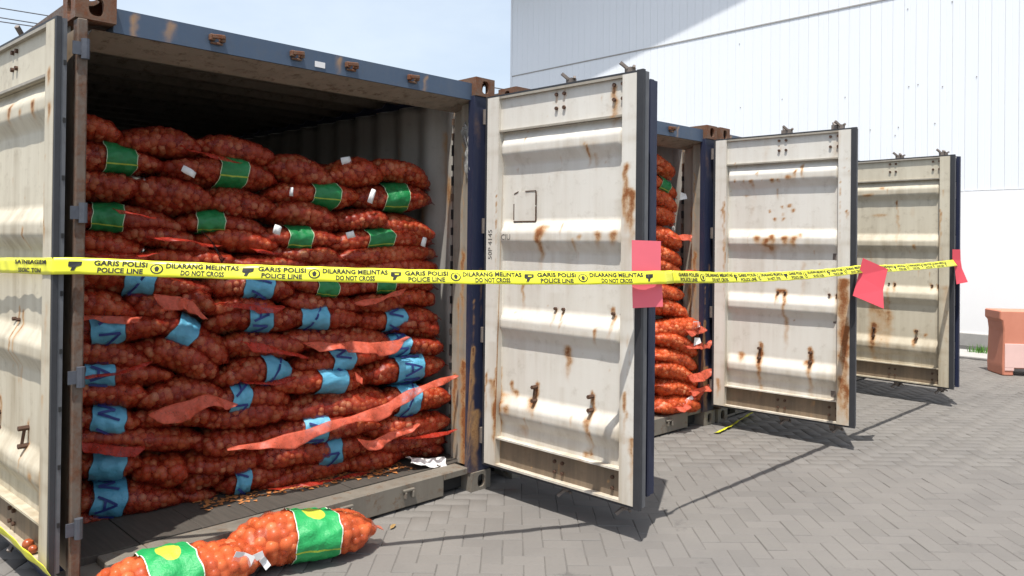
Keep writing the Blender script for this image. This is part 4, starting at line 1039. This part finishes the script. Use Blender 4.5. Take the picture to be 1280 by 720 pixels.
# second container: the right-hand ends of its bags show past the navy door
GRP2 = 'onion bags in the second container'
M2 = Matrix.Translation((2.65808, .02273, 0)) @ Matrix.Rotation(-.04177, 4, 'Z')
zz = [2.27, 2.10, 1.97, 1.84, 1.65, 1.47, 1.34, 1.18, 1.03, .86, .72, .60, .47, .34, .215]
rt = [2.24, 2.22, 2.21, 2.18, 2.24, 2.25, 2.30, 2.24, 2.27, 2.31, 2.31, 2.29, 2.31, 2.32, 2.28]
for k, (z, xr) in enumerate(zip(zz, rt)):
    rr = random.Random(600+k); L = rr.uniform(.58, .68); yy = .38-.2*(1-z/2.3) - (.06 if k > 8 else 0)
    loc = M2 @ Vector((xr-L/2, yy, z)); h = ['topmost bag', 'second bag down', 'third bag down', 'fourth bag down', 'fifth bag down', 'sixth bag down', 'seventh bag down', 'eighth bag down', 'ninth bag down', 'tenth bag down', 'eleventh bag down', 'twelfth bag down', 'thirteenth bag down', 'second bag up from the floor', 'lowest bag on the floor'][k]
    q = place_bag(L, .17, .082, tuple(loc), (radians(rr.uniform(-10, 5)), radians(rr.uniform(4, 22) if k != 9 else -4), radians(rr.uniform(-12, 4))), 620+k, 'net_sunlit', f'orange-red net onion bag, {h} in the second container', GRP2, ('band_green', .0, .14) if k == 1 else None)
    if k in (2, 9, 10):
        p = M2 @ Vector((xr-.16 if k > 3 else xr-.04, yy-.185, z+.02))
        V = [(p.x-.055, p.y, p.z-.03), (p.x+.05, p.y-.01, p.z-.012), (p.x+.05, p.y+.005, p.z+.03), (p.x-.04, p.y, p.z+.04)]
        world_child('tag', V, [(0, 1, 2, 3)], 'white_paper', q[0], q[2], .001, False)
    if k in (4, 6, 9, 10, 12, 13):
        a_, b_ = M2 @ Vector((xr-.32, yy-.18, z+.0)), M2 @ Vector((xr+.07, yy-.16, z+.02))
        V, F = flap_mesh([tuple(a_), tuple((a_+b_)/2), tuple(b_)], .08, 700+k, ruffle=.012); world_child('hem', V, F, 'hem_salmon', q[0], q[2], .0015)
a_, b_ = M2 @ Vector((1.80, -.0, .235)), M2 @ Vector((2.28, .06, .30))
# empty folded bag at the threshold of the second container
V, F = flap_mesh([tuple(a_), tuple(a_*.5+b_*.5+Vector((0, 0, .02))), tuple(b_)], .10, 733, hang=(0, -.75, -.66), ruffle=.016)
o = link('folded_net', np_mesh('folded_net', V, F, 'hem_salmon', True)); o.modifiers.new('s', 'SOLIDIFY').thickness = .002
tag(o, 'folded salmon net sheet on the threshold of the second container', 'net')
c_ = a_*.55+b_*.45; V = [(c_.x-.09, c_.y-.05, c_.z-.035), (c_.x+.06, c_.y-.05, c_.z-.0), (c_.x+.06, c_.y-.035, c_.z+.03), (c_.x-.09, c_.y-.035, c_.z-.005)]
o2 = link('tag', np_mesh('tag', V, [(0, 1, 2, 3)], 'white_paper'), o); o2.modifiers.new('s', 'SOLIDIFY').thickness = .001

# ------------------------------------------------------------------ police tape
class Ribbon:
    def __init__(s, pts, width=.078, twist=None):
        s.P = np.array(pts, float); s.d = np.concatenate([[0], np.cumsum(np.linalg.norm(np.diff(s.P, axis=0), axis=1))]); s.w = width
        s.tw = np.array(twist if twist is not None else [0]*len(pts), float)
    def at(s, l, v, off=0.0):
        l = np.asarray(l, float); v = np.asarray(v, float)
        C0 = np.stack([np.interp(l, s.d, s.P[:, k]) for k in range(3)], -1)
        k = np.clip(np.searchsorted(s.d, l, 'right')-1, 0, len(s.P)-2); T = s.P[k+1]-s.P[k]; T = T/np.linalg.norm(T, axis=-1, keepdims=True)
        Nn = np.stack([T[..., 1], -T[..., 0], 0*T[..., 0]], -1); Nn /= np.linalg.norm(Nn, axis=-1, keepdims=True)+1e-9
        U = np.cross(Nn, T); tw = np.interp(l, s.d, s.tw)[..., None]
        up = U*np.cos(tw)+Nn*np.sin(tw); nn = Nn*np.cos(tw)-U*np.sin(tw)
        buck = (.0025*np.sin(l*23)+.0018*np.sin(l*51+v*40))[..., None]
        return C0+up*v[..., None]+nn*(off+buck)
    def mesh(s, mat, n=220):
        l = np.unique(np.concatenate([np.linspace(0, s.d[-1], n), s.d])); v = np.linspace(-.5, .5, 5)*s.w
        Lg, Vg = np.meshgrid(l, v, indexing='ij'); Q = s.at(Lg, Vg).reshape(-1, 3); idx = np.arange(Q.shape[0]).reshape(len(l), 5)
        F = np.stack([idx[:-1, :-1].ravel(), idx[1:, :-1].ravel(), idx[1:, 1:].ravel(), idx[:-1, 1:].ravel()], 1)
        return np_mesh('police_tape', Q, F, mat, True)
    def text(s, txt, l0, length, v0, h, parent, mat='ink', bold=.03):
        V, F = text_mesh(txt, bold); wx = V[:, 0].max()-V[:, 0].min(); hy = V[:, 1].max()-V[:, 1].min()
        l = l0+length/2+V[:, 0]/wx*length; v = v0+V[:, 1]/hy*h
        return link('lettering', np_mesh('lettering', s.at(l, v, .0022), F, mat), parent)
    def poly(s, pts, l0, v0, parent, name, mat='ink', off=.0022):
        P = np.array(pts, float); return link(name, np_mesh(name, s.at(l0+P[:, 0], v0+P[:, 1], off), [tuple(range(len(P)))], mat), parent)

PHR = [('GARIS POLISI', 'POLICE LINE'), ('DILARANG MELINTAS', 'DO NOT CROSS')]
def print_tape(rb, tape, l0, l1):
    l = l0; k = 0; per = (.278, .375)
    while l+per[k] < l1:
        a, b = PHR[k]; ln = .205 if k == 0 else .295; hh = rb.w*.33
        rb.text(a, l, ln, rb.w*.215, hh, tape); rb.text(b, l+(.015 if k == 0 else .06), ln-(.03 if k == 0 else .12), -rb.w*.215, hh, tape)
        c = l+ln+.037
        if k == 0: # round emblem
            ring = [(cos(t)*r_, sin(t)*r_) for t in np.linspace(0, 2*pi, 15)[:-1] for r_ in (1,)]
            rb.poly([(x*.026, y*.022) for x, y in ring], c, 0, tape, 'emblem', 'ink'); rb.poly([(x*.020, y*.017) for x, y in ring], c, 0, tape, 'emblem', 'tape_yellow', .003); rb.poly([(-.006, -.012), (.006, -.012), (.010, .004), (0, .013), (-.010, .004)], c, 0, tape, 'emblem', 'ink', .0038)
        else: # flag-like badge
            rb.poly([(-.022, .018), (.026, .018), (.024, .002), (.006, -.004), (-.002, -.020), (-.016, -.020), (-.010, -.006), (-.024, -.002)], c, 0, tape, 'badge'); rb.poly([(-.006, .010), (.016, .010), (.012, .004), (-.004, .004)], c, 0, tape, 'badge', 'tape_yellow', .003)
        l += per[k]; k = 1-k
A0 = [(-.165, 1.16, 1.425), (-.116, .55, 1.443), (-.083, .06, 1.452), (-.070, -.012, 1.455), (.02, -.045, 1.456)]
A1 = [tuple(np.array((.02, -.045, 1.456))*(1-f)+np.array((2.306, -1.280, 1.398))*f - np.array((0, 0, .016*4*f*(1-f)))) for f in np.linspace(0, 1, 9)[1:]]
rb = Ribbon(A0+A1+[(2.36, -1.296, 1.399), (2.44, -1.312, 1.399), (2.54, -1.290, 1.398)], .070, [0, 0, 0, -.1, -.2, -.3, -.42, -.3, -.38, -.45, -.35, -.4, -.3, -.2, -.2, -.1])
t1 = link('police_tape', rb.mesh('tape_yellow')); tag(t1, 'yellow police tape stretched across the nearest container front', 'tape', 'police tape')
lst_ = rb.d[4]
print_tape(rb, t1, lst_+.05, rb.d[-1]-.15)
rb.poly([(-.022, .018), (.026, .018), (.024, .002), (.006, -.004), (-.002, -.020), (-.016, -.020), (-.010, -.006), (-.024, -.002)], lst_-.02, 0, t1, 'badge')
rb.text('SATNIAGEM', lst_-.55, .40, .018, .02, t1); rb.text('SSORC TON', lst_-.50, .28, -.018, .02, t1)
B1 = [tuple(np.array((2.54, -1.290, 1.398))*(1-f)+np.array((5.06, -1.322, 1.398))*f - np.array((0, 0, .025*4*f*(1-f)))) for f in np.linspace(0, 1, 8)]
B2 = [tuple(np.array((5.06, -1.322, 1.398))*(1-f)+np.array((7.44, -1.365, 1.425))*f - np.array((0, 0, .012*4*f*(1-f)))) for f in np.linspace(0, 1, 6)[1:]]
rb2 = Ribbon(B1+B2, .066, [-.1, -.3, -.45, -.6, -.5, -.6, -.55, -.5, -.5, -.6, -.6, -.5, -.4])
t2 = link('police_tape', rb2.mesh('tape_yellow')); tag(t2, 'twisted yellow police tape running on past the two farther cream doors', 'tape', 'police tape')
print_tape(rb2, t2, .05, rb2.d[-1]-.1)
rb3 = Ribbon([(4.755, -.285, .012), (5.0, -.262, .012), (5.3, -.225, .03), (5.62, -.19, .05)], .05, [1.3, 1.2, 1.1, 1.2])
t3 = link('police_tape', rb3.mesh('tape_yellow', 30)); tag(t3, 'short torn strip of yellow tape lying on the paving under the rust-spotted door', 'tape')
rb4 = Ribbon([(-.31, 1.0, .44), (-.24, .68, .37), (-.167, .356, .30), (-.115, .13, .245), (-.071, -.06, .195), (-.03, -.2, .012)], .05, [.5, .3, .4, .3, .5, .9])
t4 = link('police_tape', rb4.mesh('tape_yellow', 60)); tag(t4, 'loose yellow tape hanging to the paving below the left door', 'tape')
for m_ in (t1, t2, t3, t4):
    sm = m_.modifiers.new('s', 'SOLIDIFY'); sm.thickness = .0006; sm.offset = 0

# ------------------------------------------------------------------ paper notices
def sheet_obj(V, F, mat, label, group=None):
    o = link('paper_sheet', np_mesh('paper_sheet', V, F, mat)); sm = o.modifiers.new('s', 'SOLIDIFY'); sm.thickness = .0008; sm.offset = 0
    tag(o, label, 'paper', group); return o
rd = Vector((.92, -.392, 0)); nd = Vector((-.392, -.92, 0))
def pv3(o_, u, z, d=0): return tuple(Vector(o_)+rd*u+Vector((0, 0, z))+nd*d)
O1 = (2.345, -1.250, 1.40)
V = [pv3(O1, -.085, .192, .0), pv3(O1, .085, .188, .01), pv3(O1, .085, .03, .01), pv3(O1, -.083, .03, .0), pv3(O1, -.080, -.045, .0), pv3(O1, .095, -.045, .010), pv3(O1, .100, -.155, .012), pv3(O1, -.078, -.160, .004)]
sheet_obj(V, [(3, 2, 1, 0), (4, 5, 2, 3), (7, 6, 5, 4)], 'pink', 'pink paper sheet behind the tape at the edge of the nearest cream door', 'paper notices on the doors')
O2 = (5.075, -1.335, 1.40)
V = [pv3(O2, .01, .085, .0), pv3(O2, .235, .0, .03), pv3(O2, .13, -.30, .09), pv3(O2, -.12, -.20, .03), pv3(O2, -.035, -.05, .0), pv3(O2, .165, -.16, .05)]
sheet_obj(V, [(4, 5, 1, 0), (3, 2, 5, 4)], 'rose', 'folded rose-red paper sheet hanging tilted at the edge of the rust-spotted door', 'paper notices on the doors')
O3 = (7.425, -1.365, 1.42)
V = [pv3(O3, -.05, .135), pv3(O3, .06, .135), pv3(O3, .065, .03), pv3(O3, -.05, .03), pv3(O3, -.03, -.05, .01), pv3(O3, .07, -.05, .01), pv3(O3, .115, -.185, .04), pv3(O3, -.03, -.205, .03)]
sheet_obj(V, [(3, 2, 1, 0), (4, 5, 2, 3), (7, 6, 5, 4)], 'rose', 'small pink paper sheet at the edge of the farthest cream door', 'paper notices on the doors')

# ------------------------------------------------------------------ small things
def onion(loc, r, rot, label):
    V = []; prof = [(0, 1.12), (.08, 1.08), (.14, .98), (.5, .84), (.86, .5), (1.0, 0.02), (.88, -.45), (.55, -.80), (.16, -.95), (0, -.97)]; n = 14
    V = [(x*cos(2*pi*k/n), x*sin(2*pi*k/n), z) for x, z in prof[1:-1] for k in range(n)]; V = [(0, 0, 1.12)] + V + [(0, 0, -.97)]
    F = [(0, 1+k, 1+(k+1) % n) for k in range(n)]
    for i in range(len(prof)-3): F += [(1+i*n+k, 1+(i+1)*n+k, 1+(i+1)*n+(k+1) % n, 1+i*n+(k+1) % n) for k in range(n)]
    e = len(V)-1; F += [(e, e-n+(k+1) % n, e-n+k) for k in range(n)]
    o = link('onion', np_mesh('onion', np.array(V)*r, F, 'onion', True, {'tone': np.full(len(V), .2)}), None, loc); o.rotation_euler = rot
    tag(o, label, 'onion', 'loose onions on the door ledge')
onion((-.074, .30, .2275), .024, (.5, .9, 0), 'larger loose onion lying on the bottom ledge of the left door')
onion((-.070, .235, .2225), .019, (1.2, .3, .4), 'smaller loose onion beside the larger one on the left door ledge')
V = []; r5 = random.Random(5)
lf = MB(); lf.v = [(-.03, 0, 0), (-.01, .012, .006), (.02, .01, .008), (.035, 0, .004), (.02, -.01, .01), (-.01, -.011, .003)]; lf.f = [(0, 1, 2, 3, 4, 5)]
o = lf.build('dry_leaf', 'dry_leaf', None, loc=(1.56, -.148, .006), rotz=.5); tag(o, 'small dry brown leaf on the paving right of the dropped bags', 'leaf')
# grass tuft by the kerb
gv = []; gf = []
for k in range(110):
    a = r5.uniform(0, 2*pi); rr = r5.uniform(0, .13)**1; x, y = rr*cos(a), rr*sin(a)*1.3; h = r5.uniform(.05, .15); t = r5.uniform(0, 2*pi); b = len(gv)
    gv += [(x-.006*cos(t), y-.006*sin(t), 0), (x+.006*cos(t), y+.006*sin(t), 0), (x+.03*sin(a+t), y+.03*cos(a+t), h)]; gf.append((b, b+1, b+2))
o = link('grass_tuft', np_mesh('grass_tuft', gv, gf, 'grass'), None, (12.0, -.50, .02)); tag(o, 'small green tuft of grass by the kerb before the white wall', 'grass tuft')
# plastic road barrier at the right edge
bar_ = tag(empty('road_barrier', (9.985, -1.185, 0), (0, 0, math.atan2(-.25, .19))), 'faded orange plastic road barrier with a pale lower panel', 'barrier')
m = MB(); m.prism([(.035, .0), (.16, .0), (.16, .09), (1.04, .09), (1.04, 0), (1.165, 0), (1.165, .10), (1.165, .68), (1.2, .69), (1.2, .80), (0, .80), (0, .69), (.03, .67), (.045, .55), (.03, .12)], 0, .40); m.build('body', 'barrier_orange', bar_, bevel=.012)
MB().box(.055, 1.15, -.008, -.001, .10, .395).build('pale_panel', 'barrier_pale', bar_, bevel=.003)
MB().box(.055, .16, -.008, -.001, .065, .099).build('pale_panel', 'barrier_pale', bar_)
m = MB(); m.prism([(.30, .16), (.34, .14), (.38, .16), (.37, .54), (.31, .54)], -.016, -.0085); m.build('moulded_rib', 'barrier_pale', bar_, bevel=.004)
m = MB(); ring = [(.46+.06*cos(t), .62+.06*sin(t)) for t in np.linspace(0, 2*pi, 21)[:-1]]; m.prism(ring, -.01, -.001); m.build('filler_boss', 'barrier_orange', bar_, bevel=.003)
# overhead cables far behind
for k, (p, q, lab) in enumerate((((3.227, 17.705, 6.98), (4.052, 16.875, 6.804), 'highest of three thin overhead cables at the upper left'), ((3.23, 17.704, 6.754), (3.895, 17.035, 6.614), 'middle of three thin overhead cables at the upper left'), ((3.231, 17.704, 6.66), (3.79, 17.142, 6.555), 'lowest of three thin overhead cables at the upper left'))):
    p, q = Vector(p), Vector(q); d = q-p
    m = MB(); m.tube([p-d*12, p-d*4, p, q, q+d*3, q+d*10], .013, 6); tag(m.build('overhead_cable', 'cable'), lab, 'cable', 'overhead cables')
